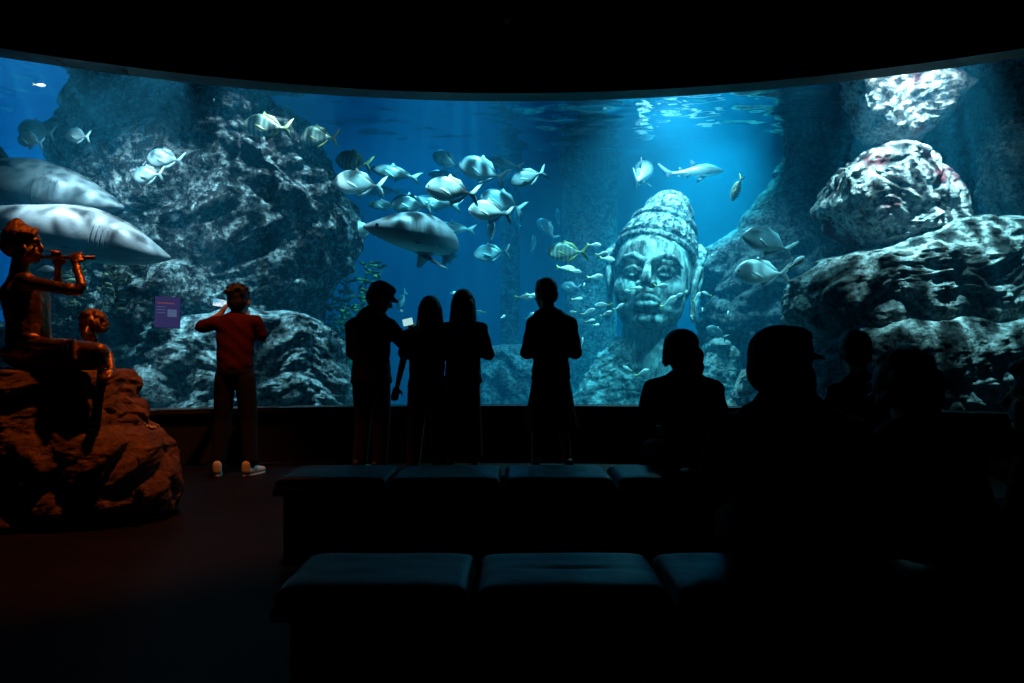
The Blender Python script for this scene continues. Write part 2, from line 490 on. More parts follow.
RK('lowest wide boulder with a pale crest behind the seated visitors',
   [(314, 895, 955), (324, 860, 1060), (336, 835, 1110), (350, 812, 1130), (370, 795, 1130), (400, 785, 1130), (480, 770, 1140)], 8.6, 1.5, .12, 8, M_RROCK2, sc=1.6, nu=280, nv=200)
RK('dark rock wall with few pale flecks at the upper right edge of the window',
   [(20, 985, 1200), (80, 985, 1200), (150, 985, 1200), (210, 995, 1200), (250, 1010, 1200)], 9.6, 1.5, .15, 9, M_CLIFF, sc=1.4)
RK('hazy distant rock mound behind the gap beside the man with folded arms',
   [(345, 495, 530), (355, 478, 552), (375, 465, 572), (430, 450, 590)], 14.0, 2.0, .16, 10, M_CLIFF, sc=1.1, nu=160, nv=110)
RK('peaked reef rock on the bed below the giant stone face',
   [(334, 618, 640), (345, 604, 652), (362, 592, 662), (385, 578, 672), (440, 560, 690)], 12.2, 1.5, .16, 11, M_FROCK, sc=1.5, nu=180, nv=140)
RK('slim bluish rock stump between the seated woman and the man in the cap',
   [(338, 708, 722), (350, 700, 734), (370, 696, 742), (440, 690, 750)], 12.0, 1.0, .12, 12, M_FROCK, sc=1.8, nu=140, nv=120)
RK('small greenish rock just left of the man in the cap',
   [(366, 748, 790), (376, 738, 815), (390, 730, 830), (480, 716, 850)], 9.6, 1.0, .12, 13, M_FROCK, sc=2.0, nu=160, nv=120)
RK('flat sunken rock slab lying on the far bed under the stone face',
   [(372, 640, 700), (382, 615, 720), (400, 600, 740), (440, 590, 750)], 13.6, 1.6, .14, 14, M_CLIFF, sc=1.3, nu=140, nv=80)

# dark stone pillars standing far back
def pillar(label, x0, x1, Y, seed):
    bm = bmesh.new()
    a = at(x0, 0, Y).x; b = at(x1, 0, Y).x
    w = b - a
    n = 40
    prof = [(w * .56, 0), (w * .56, .3), (w * .5, .35)] + [(w * .48, .4 + 4.6 * i / 30) for i in range(31)] + [(w * .55, 5.05), (w * .55, 5.3)]
    rings = []
    for r, z in prof:
        ring = []
        for i in range(n):
            t = 2 * PI * i / n
            c, s = math.cos(t), math.sin(t)
            k = (abs(c) ** 6 + abs(s) ** 6) ** (-1 / 6)
            rr = r * (1 + .05 * noise.noise(Vector((c * 2, s * 2, z * 1.3 + seed))))
            ring.append(bm.verts.new((rr * c * k, rr * s * k, z)))
        rings.append(ring)
    for p, q in zip(rings, rings[1:]):
        for i in range(n):
            bm.faces.new((p[i], p[(i + 1) % n], q[(i + 1) % n], q[i]))
    bm.faces.new(rings[0][::-1]); bm.faces.new(rings[-1])
    o = link('temple_pillar', bm_mesh(bm), M_CLIFF)
    o.location = ((a + b) / 2, Y, ZB)
    tag(o, label, 'pillar', group='sunken stone pillars'); return o
pillar('broad dark stone pillar fading into the haze left of the stone face', 562, 616, 14.6, 1)
pillar('thin dim stone pillar in the haze above the man with folded arms', 500, 520, 15.2, 2)

# ------------------------------------------------------------------ water plants
m_kelp = pbr('kelp_green', (.012, .07, .02), .6, col2=(.03, .12, .03), var=.15, vscale=6)
m_kelp2 = pbr('dark_olive_weed', (.012, .022, .008), .6, col2=(.035, .045, .012), var=.15, vscale=5)
def weed(label, px, py0, py1, Y, n, seed, mat, spread=.25, leaf=.22):
    rnd = random.Random(seed)
    base = at(px, py0, Y); top = at(px, py1, Y)
    H = top.z - base.z
    root = empty('seaweed', base); tag(root, label, 'seaweed')
    sb, lb = bmesh.new(), bmesh.new()
    for k in range(n):
        ox, oy = rnd.uniform(-spread, spread), rnd.uniform(-spread, spread)
        h = H * rnd.uniform(.65, 1.0); ph = rnd.uniform(0, 6)
        pts = []
        for i in range(15):
            t = i / 14
            pts.append(Vector((ox + .12 * math.sin(ph + t * 4) * t, oy + .1 * math.cos(ph * 2 + t * 3) * t, h * t)))
        sweep(sb, pts, [.012 * (1 - .6 * i / 14) for i in range(15)], 6)
        for i in range(2, 15):
            for s in (-1, 1):
                a = rnd.uniform(0, 2 * PI)
                d = Vector((math.cos(a), math.sin(a) * .6, rnd.uniform(.2, .9))).normalized()
                L_ = leaf * rnd.uniform(.6, 1.1)
                side = d.cross(Vector((rnd.uniform(-1, 1), 1, rnd.uniform(-.4, .4)))).normalized()
                nn = d.cross(side).normalized() * .003
                prev = None
                for q in range(6):
                    u = q / 5
                    wd = L_ * .16 * math.sin(PI * min(.97, u * .9 + .08)) + .002
                    c = pts[i] + d * L_ * u + Vector((0, 0, -.25 * L_ * u * u))
                    ring = [lb.verts.new(c + side * wd + nn), lb.verts.new(c - side * wd + nn), lb.verts.new(c - side * wd - nn), lb.verts.new(c + side * wd - nn)]
                    if prev:
                        for e in range(4): lb.faces.new((prev[e], prev[(e + 1) % 4], ring[(e + 1) % 4], ring[e]))
                    else: lb.faces.new(ring[::-1])
                    prev = ring
                lb.faces.new(prev)
    link('stem', bm_mesh(sb), mat, root); link('leaves', bm_mesh(lb), mat, root)['kind'] = 'stuff'
weed('tall leafy green kelp clump beside the right foot of the huge left boulder', 350, 398, 258, 10.6, 20, 1, m_kelp, .42, .15)
weed('short green kelp clump low behind the man in the peaked cap', 333, 400, 318, 10.3, 10, 2, m_kelp, .25, .13)
weed('dark olive weed hanging on the huge boulder right of the lower shark', 122, 330, 235, 9.1, 14, 3, m_kelp2, .4, .15)
weed('dark olive weed clump behind the small bronze head', 70, 368, 285, 8.9, 12, 4, m_kelp2, .25, .13)

# ------------------------------------------------------------------ giant stone head
M_STONE = rock_mat('weathered_temple_stone', (.03, .05, .05), (.50, .55, .51), bs=1.0, lpos=(.43, .60), dist=.05, zsq=.35)
M_STONE2 = rock_mat('mottled_crown_stone', (.012, .02, .025), (.46, .50, .48), bs=1.0, lpos=(.46, .58), dist=.06)
def blob2(base_me, parts, voxel, smooth):
    bm = bmesh.new(); bm.from_mesh(base_me)
    for p in flat(parts): add_hull(bm, p)
    me = bm_mesh(bm)
    o = bpy.data.objects.new('tmp', me); COL.objects.link(o)
    r = o.modifiers.new('r', 'REMESH'); r.mode = 'VOXEL'; r.voxel_size = voxel
    s = o.modifiers.new('s', 'SMOOTH'); s.iterations = smooth; s.factor = .5
    ev = o.evaluated_get(bpy.context.evaluated_depsgraph_get())
    out = bpy.data.meshes.new_from_object(ev)
    bpy.data.objects.remove(o); bpy.data.meshes.remove(me)
    out.materials.clear()
    return out

def face_mesh(voxel=.016):
    base = blob([ELL((0, .10, .12), (.60, .72, .78)), ELL((0, -.10, -.34), (.52, .50, .50)), ELL((0, -.34, -.66), (.26, .22, .16)),
                 ELL((-.30, -.34, -.22), (.22, .22, .24)), ELL((.30, -.34, -.22), (.22, .22, .24)),
                 CAP((0, .12, -.5), (0, .3, -2.0), .40, .46)], .03, 3)
    for v in base.vertices:
        c = v.co
        if c.y < -.1:
            for s in (-1, 1):
                d = ((c.x - s * .24) / .17) ** 2 + ((c.z - .02) / .12) ** 2
                v.co.y += .13 * math.exp(-d)
            d = (c.x / .30) ** 2 + ((c.z + .60) / .07) ** 2
            v.co.y += .06 * math.exp(-d)
            for s in (-1, 1):
                d = ((c.x - s * .30) / .10) ** 2 + ((c.z + .42) / .12) ** 2
                v.co.y += .05 * math.exp(-d)
    P = []
    for s in (-1, 1):
        P += [PATH([Vector((s * .45, -.40, .10)), Vector((s * .34, -.55, .19)), Vector((s * .20, -.64, .20)), Vector((s * .05, -.66, .11))], [.03, .045, .05, .045])]
        P += [ELL((s * .24, -.50, .02), (.125, .085, .07))]
        P += [PATH([Vector((s * .385, -.47, -.005)), Vector((s * .30, -.565, .035)), Vector((s * .22, -.59, .04)), Vector((s * .12, -.565, -.01))], [.014, .02, .02, .014])]
        P += [PATH([Vector((s * .37, -.46, -.04)), Vector((s * .24, -.555, -.075)), Vector((s * .13, -.54, -.045))], [.012, .018, .012])]
        P += [ELL((s * .085, -.70, -.23), (.075, .085, .055))]
        # ear: rim, bowl and long lobe
        P += [PATH([Vector((s * .60, .02, -.30)), Vector((s * .63, -.06, -.05)), Vector((s * .66, .02, .16)), Vector((s * .68, .16, .22)), Vector((s * .68, .24, .08)),
                    Vector((s * .65, .18, -.12)), Vector((s * .64, .10, -.34)), Vector((s * .64, .07, -.56)), Vector((s * .62, -.02, -.52)), Vector((s * .60, .02, -.30))],
                   [.04, .045, .05, .05, .05, .045, .045, .05, .045, .04])]
        P += [ELL((s * .60, .10, 0), (.06, .14, .2))]
    P += [CAP((0, -.65, .12), (0, -.79, -.17), .042, .075), ELL((0, -.77, -.20), (.075, .075, .06))]
    P += [PATH([Vector((-.20, -.55, -.43)), Vector((-.09, -.66, -.395)), Vector((-.03, -.69, -.385)), Vector((0, -.68, -.40)), Vector((.03, -.69, -.385)), Vector((.09, -.66, -.395)), Vector((.20, -.55, -.43))],
               [.018, .038, .042, .038, .042, .038, .018])]
    P += [PATH([Vector((-.17, -.56, -.475)), Vector((-.06, -.655, -.50)), Vector((.06, -.655, -.50)), Vector((.17, -.56, -.475))], [.02, .048, .048, .02])]
    P += [ELL((0, -.52, -.69), (.15, .10, .09))]
    return blob2(base, P, voxel, 2)

def lathe(prof, n=64, fn=None):
    bm = bmesh.new(); rings = []
    for k, (r, z) in enumerate(prof):
        ring = []
        for i in range(n):
            a = 2 * PI * i / n
            rr = r * (fn(a, z) if fn else 1)
            ring.append(bm.verts.new((rr * math.cos(a), rr * math.sin(a), z)))
        rings.append(ring)
    for p, q in zip(rings, rings[1:]):
        for i in range(n): bm.faces.new((p[i], p[(i + 1) % n], q[(i + 1) % n], q[i]))
    bm.faces.new(rings[0][::-1]); bm.faces.new(rings[-1])
    return bm_mesh(bm)

def dense(prof, step=.02):
    out = []
    for a, b in zip(prof, prof[1:]):
        d = math.hypot(b[0] - a[0], b[1] - a[1]); n = max(1, int(d / step))
        out += [(a[0] + (b[0] - a[0]) * i / n, a[1] + (b[1] - a[1]) * i / n) for i in range(n)]
    return out + [prof[-1]]

def stone_head():
    Y = 12.0
    c = at(652, 280, Y)
    root = empty('stone_head', c)
    tag(root, 'giant carved stone face with a tall tiered crown sunk in the blue water', 'statue')
    rot = Euler((math.radians(-9), math.radians(3), math.radians(-17)), 'XYZ')
    f = link('carved_face', face_mesh(), M_STONE, root)
    f.rotation_euler = rot; f.scale = (1.12, 1.05, 1.14)
    def curl(a, z):
        if z < .20 or .58 < z < .72 or .96 < z < 1.05: return 1.0
        return 1 + .022 * math.sin(a * 34 + (int(z * 16) % 2) * PI) * math.sin(z * 16 * PI)
    prof = dense([(.40, -.02), (.66, 0), (.70, .03), (.71, .09), (.67, .12), (.67, .16), (.70, .18), (.70, .22), (.66, .25), (.655, .34), (.62, .46), (.55, .57),
                  (.585, .60), (.585, .66), (.53, .69), (.46, .72), (.455, .84), (.42, .96), (.44, .99), (.43, 1.04), (.37, 1.06), (.34, 1.08), (.32, 1.22), (.24, 1.30), (.08, 1.34), (.01, 1.345)])
    cr = link('crown', lathe(prof, 200, curl), M_STONE2, root)
    cr.rotation_euler = Euler((math.radians(-27), math.radians(13), math.radians(-17)), 'XYZ')
    cr.location = rot.to_matrix() @ Vector((.0, .14, .40))
    # side ornaments of the crown, flaring up beside the temples
    for s in (-1, 1):
        P = PATH([Vector((s * .66, .10, .18)), Vector((s * .74, .14, .34)), Vector((s * .78, .22, .52)), Vector((s * .72, .30, .66)), Vector((s * .66, .34, .56))], [.06, .085, .09, .06, .04])
        P += [ELL((s * .70, .22, .42), (.06, .14, .2))]
        w_ = link('crown_wing', blob(P, .02, 3), M_STONE2, root); w_.rotation_euler = rot
    # worn shoulder block under the neck
    sh = link('neck_block', blob([CAP((-.6, .3, -2.0), (.6, .3, -2.0), .45, .45), CAP((-.3, .2, -1.6), (.3, .2, -1.6), .35, .35)], .04, 4), M_STONE2, root)
stone_head()
# ------------------------------------------------------------------ fish
def fish_mat(name, back, belly, bars=0.0, zmid=0.0, zw=.05, rough=.35, metal=.25, barscale=9):
    """counter-shaded skin; optional darker bars across the flank"""
    m, nt, out = new_mat(name); N, L = nt.nodes.new, nt.links.new
    p = N('ShaderNodeBsdfPrincipled'); p.inputs['Roughness'].default_value = rough; p.inputs['Metallic'].default_value = metal
    L(p.outputs[0], out.inputs['Surface'])
    tc = N('ShaderNodeTexCoord'); sp = N('ShaderNodeSeparateXYZ'); L(tc.outputs['Object'], sp.inputs[0])
    nz = N('ShaderNodeTexNoise'); nz.inputs['Scale'].default_value = 9; nz.inputs['Detail'].default_value = 4; L(tc.outputs['Object'], nz.inputs[0])
    ad = N('ShaderNodeMath'); ad.operation = 'MULTIPLY_ADD'; ad.inputs[1].default_value = zw * 1.2; L(nz.outputs[0], ad.inputs[0]); L(sp.outputs[2], ad.inputs[2])
    mr = N('ShaderNodeMapRange'); mr.inputs[1].default_value = zmid - zw + zw * .6; mr.inputs[2].default_value = zmid + zw + zw * .6
    L(ad.outputs[0], mr.inputs[0])
    mx = N('ShaderNodeMix'); mx.data_type = 'RGBA'; L(mr.outputs[0], mx.inputs[0])
    mx.inputs[6].default_value = (*belly, 1); mx.inputs[7].default_value = (*back, 1)
    c = mx.outputs[2]
    if bars:
        wv = N('ShaderNodeTexWave'); wv.bands_direction = 'X'; wv.inputs['Scale'].default_value = barscale; wv.inputs['Distortion'].default_value = 1.5
        L(tc.outputs['Object'], wv.inputs[0])
        mm = N('ShaderNodeMath'); mm.operation = 'MULTIPLY'; mm.inputs[1].default_value = bars; L(wv.outputs[0], mm.inputs[0])
        m2 = N('ShaderNodeMix'); m2.data_type = 'RGBA'; L(mm.outputs[0], m2.inputs[0]); L(c, m2.inputs[6]); m2.inputs[7].default_value = (*[b * .35 for b in back], 1)
        c = m2.outputs[2]
    L(c, p.inputs['Base Color'])
    b = N('ShaderNodeBump'); b.inputs['Strength'].default_value = .25; b.inputs['Distance'].default_value = .01
    n2 = N('ShaderNodeTexNoise'); n2.inputs['Scale'].default_value = 60; L(tc.outputs['Object'], n2.inputs[0])
    L(n2.outputs[0], b.inputs['Height']); L(b.outputs[0], p.inputs['Normal'])
    return m

def crv(keys, t):
    """smooth interpolation through (t, v...) keys"""
    if t <= keys[0][0]: return keys[0][1:]
    for i in range(len(keys) - 1):
        a, b = keys[i], keys[i + 1]
        if t <= b[0]:
            pa = keys[max(i - 1, 0)]; pb = keys[min(i + 2, len(keys) - 1)]
            u = (t - a[0]) / (b[0] - a[0])
            res = []
            for k in range(1, len(a)):
                m0 = (b[k] - pa[k]) / max(b[0] - pa[0], 1e-6) * (b[0] - a[0]); m1 = (pb[k] - a[k]) / max(pb[0] - a[0], 1e-6) * (b[0] - a[0])
                res.append((2 * u**3 - 3 * u * u + 1) * a[k] + (u**3 - 2 * u * u + u) * m0 + (-2 * u**3 + 3 * u * u) * b[k] + (u**3 - u * u) * m1)
            return tuple(res)
    return keys[-1][1:]

def bend_fn(bend):
    """swimming curve: turns the body's x axis sideways by `bend` radians from snout (x=.5) to tail (x=-.5)"""
    def f(x, y):
        s = .5 - x
        if abs(bend) < 1e-4: return x, y
        R = 1.0 / bend
        a = s / R
        cx, cyy = .5 - R * math.sin(a), R * (1 - math.cos(a))
        return cx + y * math.sin(a), cyy + y * math.cos(a)
    return f

def fish_body(keys, ns=36, nr=20, bend=0.0, pw=2.0):
    """keys: t (0 snout .. 1 tail root), top, bottom, half width. length 1 along -x, snout at x=.5"""
    bf = bend_fn(bend)
    vs, fs = [], []
    for i in range(ns + 1):
        t = (i / ns) ** 1.15
        x0 = .5 - t * keys[-1][0] if False else .5 - t * XE
        top, bot, w = crv(keys, t)
        top, bot, w = max(top, bot + .004), bot, max(w, .002)
        zc, h = (top + bot) / 2, (top - bot) / 2
        for k in range(nr):
            a = 2 * PI * k / nr
            c, s = math.cos(a), math.sin(a)
            q = (abs(c) ** pw + abs(s) ** pw) ** (-1 / pw)
            x, y = bf(x0, w * c * q)
            vs.append((x, y, zc + h * s * q))
    for i in range(ns):
        for k in range(nr):
            a = i * nr + k; b = i * nr + (k + 1) % nr
            fs.append((a, b, b + nr, a + nr))
    fs.append(tuple(range(nr))); fs.append(tuple(range(ns * nr, (ns + 1) * nr))[::-1])
    bm = bmesh.new(); bv = [bm.verts.new(v) for v in vs]
    for f in fs: bm.faces.new([bv[i] for i in f])
    return bm_mesh(bm)
XE = .80

def plate(pts, th, bend=0.0, y=0.0, M=None, taper=True):
    """solid fin from an outline in the x-z plane"""
    bf = bend_fn(bend)
    bm = bmesh.new()
    cx = sum(p[0] for p in pts) / len(pts); cz = sum(p[1] for p in pts) / len(pts)
    L_, R_ = [], []
    def put(x, yy, z):
        v = Vector((x, yy, z))
        if M is not None: v = M @ v
        X, Y = bf(v.x, v.y + y)
        return bm.verts.new((X, Y, v.z))
    for x, z in pts:
        L_.append(put(x, th * .12, z)); R_.append(put(x, -th * .12, z))
    cl = put(cx, th * .5, cz); cr = put(cx, -th * .5, cz)
    n = len(pts)
    for i in range(n):
        j = (i + 1) % n
        bm.faces.new((L_[i], L_[j], cl)); bm.faces.new((R_[j], R_[i], cr)); bm.faces.new((L_[j], L_[i], R_[i], R_[j]))
    return bm_mesh(bm)

def eye_mesh(x, y, z, r):
    bm = bmesh.new()
    bmesh.ops.create_uvsphere(bm, u_segments=12, v_segments=8, radius=r, matrix=Matrix.Translation((x, y, z)) @ Matrix.Diagonal((1, .45, 1, 1)))
    return bm_mesh(bm)

m_eye = pbr('fish_eye', (.01, .012, .015), .15)
m_silver = fish_mat('silver_trevally_skin', (.07, .15, .18), (.27, .38, .40), zmid=.04, zw=.09)
m_bright = fish_mat('bright_silver_skin', (.60, .70, .70), (.92, .94, .92), zmid=.08, zw=.05, metal=.1)
m_barred = fish_mat('green_barred_skin', (.16, .26, .22), (.50, .60, .55), bars=.7, zmid=.02, zw=.08, barscale=3.2)
m_small = fish_mat('pale_fusilier_skin', (.78, .88, .86), (.95, .97, .95), zmid=.06, zw=.05, metal=.05)
m_fin = pbr('silvery_fin', (.20, .32, .34), .5)
m_yfin = pbr('yellow_fin', (.78, .72, .18), .5)
m_ofin = pbr('olive_fin', (.22, .27, .10), .5)
m_shark = fish_mat('grey_shark_skin', (.17, .18, .20), (.45, .54, .53), zmid=-.062, zw=.016, rough=.45, metal=.0)
m_sfin = pbr('grey_shark_fin', (.16, .17, .19), .5)
m_mouth = pbr('dark_mouth', (.12, .12, .13), .6)
m_palefin = pbr('pale_fin_edge', (.75, .78, .78), .5)

TREV = [(0, .01, -.04, .012), (.03, .055, -.075, .035), (.08, .115, -.115, .055), (.18, .185, -.165, .075), (.32, .230, -.205, .085), (.46, .232, -.208, .082), (.62, .185, -.165, .066), (.78, .105, -.095, .042), (.90, .044, -.040, .022), (1.0, .022, -.022, .012)]
SLIM = [(0, .00, -.015, .008), (.04, .03, -.04, .03), (.12, .07, -.075, .05), (.28, .115, -.12, .065), (.45, .125, -.13, .068), (.65, .095, -.10, .055), (.82, .055, -.055, .035), (.93, .03, -.03, .02), (1.0, .022, -.022, .012)]
SHK = [(0, .004, -.008, .010), (.03, .018, -.022, .034), (.08, .040, -.040, .062), (.16, .075, -.060, .088), (.26, .105, -.078, .102), (.38, .120, -.086, .104), (.50, .108, -.080, .094), (.64, .078, -.060, .068), (.78, .046, -.038, .042), (.90, .028, -.024, .024), (1.0, .020, -.018, .014)]

def make_fish(keys, skin, fin, bend=0.0, parts=True, tailfin=None):
    k = dict(body=fish_body(keys, bend=bend, nr=20 if parts else 14, ns=36 if parts else 20))
    k['body'].materials.append(skin)
    tw = .20 if keys is TREV else .13
    t = plate([(-.27, .018), (-.33, .05), (-.42, tw * .8), (-.50, tw * 1.05), (-.43, .05), (-.385, 0), (-.43, -.05), (-.50, -tw * 1.05), (-.42, -tw * .8), (-.33, -.05), (-.27, -.018)], .02, bend)
    t.materials.append(tailfin or fin); k['tail_fin'] = t
    if parts:
        hh = .215 if keys is TREV else .115
        d = plate([(.16, hh - .02), (.10, hh + .075), (.05, hh + .03), (-.10, hh - .005), (-.26, .045), (-.26, .02), (-.10, hh - .075), (.08, hh - .05)], .014, bend); d.materials.append(fin); k['dorsal_fin'] = d
        a = plate([(.04, -hh + .04), (.0, -hh - .06), (-.05, -hh - .01), (-.16, -hh + .04), (-.26, -.04), (-.26, -.015), (-.10, -hh + .08)], .014, bend); a.materials.append(fin); k['anal_fin'] = a
        for s in (-1, 1):
            pm = plate([(.22, .0), (.20, -.03), (.10, -.075), (-.02, -.10), (.04, -.05), (.12, -.005), (.20, .015)], .010, bend, M=Matrix.Translation((0, s * .080, -.01)) @ Matrix.Rotation(s * .25, 4, 'Z'))
            pm.materials.append(fin); k[('pectoral_fin', s)] = pm
            e = eye_mesh(.43, s * (.050 if keys is TREV else .040), .015, .020); e.materials.append(m_eye); k[('eye', s)] = e
    for me in k.values():
        me.polygons.foreach_set('use_smooth', [True] * len(me.polygons))
    return k

KIND = {
    'trevally': make_fish(TREV, m_silver, m_fin), 'trevally_bent': make_fish(TREV, m_silver, m_fin, .5),
    'bright': make_fish(TREV, m_bright, m_palefin), 'barred': make_fish(TREV, m_barred, m_ofin),
    'slim': make_fish(SLIM, m_silver, m_fin, -.25),
    'small': make_fish([(a, b * 1.25, c * 1.25, d * 1.15) for a, b, c, d in SLIM], m_small, m_yfin, 0, False),
    'small_bent': make_fish([(a, b * 1.25, c * 1.25, d * 1.15) for a, b, c, d in SLIM], m_small, m_yfin, .45, False),
}

def place(obname, meshes, px, py, Y, L_px, ang, yaw, label, cat='fish', group=None, roll=0.0):
    """ang: heading in the picture in degrees (0 = right, 180 = left, 90 = up); yaw: turned away from (+) or towards (-) the viewer"""
    c = at(px, py, Y)
    L_ = L_px * Y / F / max(.35, math.cos(math.radians(yaw)))
    r = empty(obname, c)
    a = math.radians(ang); yw = math.radians(yaw)
    d = Vector((math.cos(a) * math.cos(yw), math.sin(yw), math.sin(a) * math.cos(yw))).normalized()
    up = Vector((0, 0, 1)); up = (up - d * up.dot(d)); 
    if up.length < .2: up = Vector((-d.x, .4, 0)); up = up - d * up.dot(d)
    up.normalize(); sd = up.cross(d)
    M = Matrix((d, sd, up)).transposed() @ Matrix.Rotation(math.radians(roll), 3, 'X')
    r.rotation_euler = M.to_euler(); r.scale = (L_,) * 3
    for n, me in meshes.items():
        o = bpy.data.objects.new(n if isinstance(n, str) else n[0], me); COL.objects.link(o); o.parent = r
    tag(r, label, cat, group)
    return r

G1 = 'silvery trevallies swimming in the open water'
G2 = 'small yellow-tailed fish around the stone face'
G3 = 'pale fish in front of the huge left boulder'
T = [  # kind, px, py, Y, length, heading, yaw, label
 ('trevally', 37, 131, 8.6, 42, 168, 10, 'pale round fish above the upper shark, upper one of an overlapping pair', G3),
 ('trevally', 31, 141, 8.35, 32, 165, 15, 'pale fish half hidden under its overlapping neighbour, above the upper shark', G3),
 ('trevally', 78, 136, 8.5, 30, 172, 15, 'small pale fish just right of an overlapping pair above the upper shark', G3),
 ('trevally', 166, 159, 8.5, 40, 172, 10, 'pale fish facing left in front of the huge boulder, upper of two close together', G3),
 ('trevally', 149, 175, 8.4, 36, 178, 20, 'pale round fish facing left in front of the huge boulder, lower of two close together', G3),
 ('barred', 268, 127, 9.0, 50, 174, 5, 'green barred fish with an olive forked tail at the top right of the huge boulder', G3),
 ('barred', 319, 137, 9.6, 42, 172, 15, 'greenish barred fish with dim tail just off the right flank of the huge boulder', G3),
 ('barred', 354, 162, 10.4, 40, 165, 20, 'faint striped fish above a bright blue one, left end of the shoal', G1),
 ('bright', 360, 184, 9.6, 52, 172, 5, 'bright blue-white fish at the left end of the shoal, nearest the huge boulder', G1),
 ('slim', 396, 173, 10.2, 50, 168, 5, 'slender silvery fish with a clear forked tail, upper left in the shoal', G1),
 ('slim', 384, 205, 11.0, 34, 176, 10, 'dim small fish low in the shoal above the tail end of the turning shark', G1),
 ('trevally', 412, 205, 10.4, 42, 174, 5, 'blue fish right above the back of the turning shark', G1),
 ('trevally', 447, 161, 11.4, 32, 150, 15, 'dim blue fish at the top of the shoal, left of a mottled round one', G1),
 ('slim', 443, 174, 12.0, 30, 178, 10, 'very faint blue fish directly above the brightest white fish', G1),
 ('slim', 380, 190, 11.6, 44, 176, 5, 'faint shadowy fish behind the tail of the bright blue-white one', G1),
 ('bright', 453, 191, 9.0, 54, 170, 5, 'brightest white fish of the shoal, with a large forked tail', G1),
 ('trevally', 483, 171, 9.8, 50, 158, 10, 'large mottled blue fish sloping down to its tail in the upper shoal', G1),
 ('slim', 502, 164, 11.8, 44, 172, 5, 'dark blurred fish behind the large mottled one', G1),
 ('trevally', 529, 177, 9.8, 36, 196, 10, 'mottled fish with raised tail, rightmost of the upper shoal', G1),
 ('bright', 491, 212, 9.2, 44, 170, 10, 'second brightest white fish, below and right of the brightest one', G1),
 ('trevally', 503, 203, 10.6, 46, 158, 10, 'blue fish partly hidden behind the second brightest white fish', G1),
 ('trevally_bent', 494, 234, 10.2, 28, 112, 40, 'oval blue fish seen nearly end-on below the second brightest white fish', G1),
 ('trevally', 492, 253, 11.4, 36, 184, 10, 'faint teal fish, lowest of the shoal under an oval one', G1),
 ('slim', 455, 228, 11.6, 42, 176, 5, 'dim narrow fish just right of the turning shark', G1),
 ('slim', 436, 203, 10.8, 52, 174, 5, 'blue fish partly hidden below the brightest white fish', G1),
 ('trevally', 547, 230, 13.4, 28, 128, 20, 'ghostly fish in the haze, upper left of the tall-tailed fish', G1),
 ('trevally', 558, 218, 14.0, 20, 95, 30, 'ghostly upright fish high in the haze beside the broad pillar', G1),
 ('trevally', 533, 245, 13.8, 20, 80, 30, 'ghostly upright fish in the haze above the man with folded arms', G1),
 ('trevally', 518, 219, 13.4, 24, 100, 30, 'ghostly fish hanging below the raised tail of the partly hidden blue fish', G1),
 ('barred', 568, 252, 10.2, 40, 178, 10, 'single teal fish with a tall thin yellowish tail between the shoal and the small fish', G1),
 ('bright', 361, 231, 10.4, 34, 176, 20, 'bright blue fish touching the right edge of the huge boulder', G1),
 ('trevally', 769, 243, 9.4, 52, 160, 5, 'upper one of two large silvery fish in front of the shadowed cliff', G1),
 ('bright', 763, 273, 9.4, 54, 178, 5, 'lower and brighter one of two large fish in front of the shadowed cliff', G1),
 ('barred', 737, 188, 10.6, 22, 255, 35, 'lone dark oval fish seen end-on in open water right of the crown', G1),
 ('trevally', 571, 287, 12.0, 18, 170, 25, 'blurred bright blue roundish fish just above the head of the man with folded arms', G1),
 ('trevally', 717, 333, 11.2, 22, 150, 10, 'blue fish above the slim rock stump, behind the seated woman', G1),
 ('trevally', 402, 300, 12.2, 20, 240, 30, 'faint blue fish just right of the peaked cap of the standing man', G1),
]
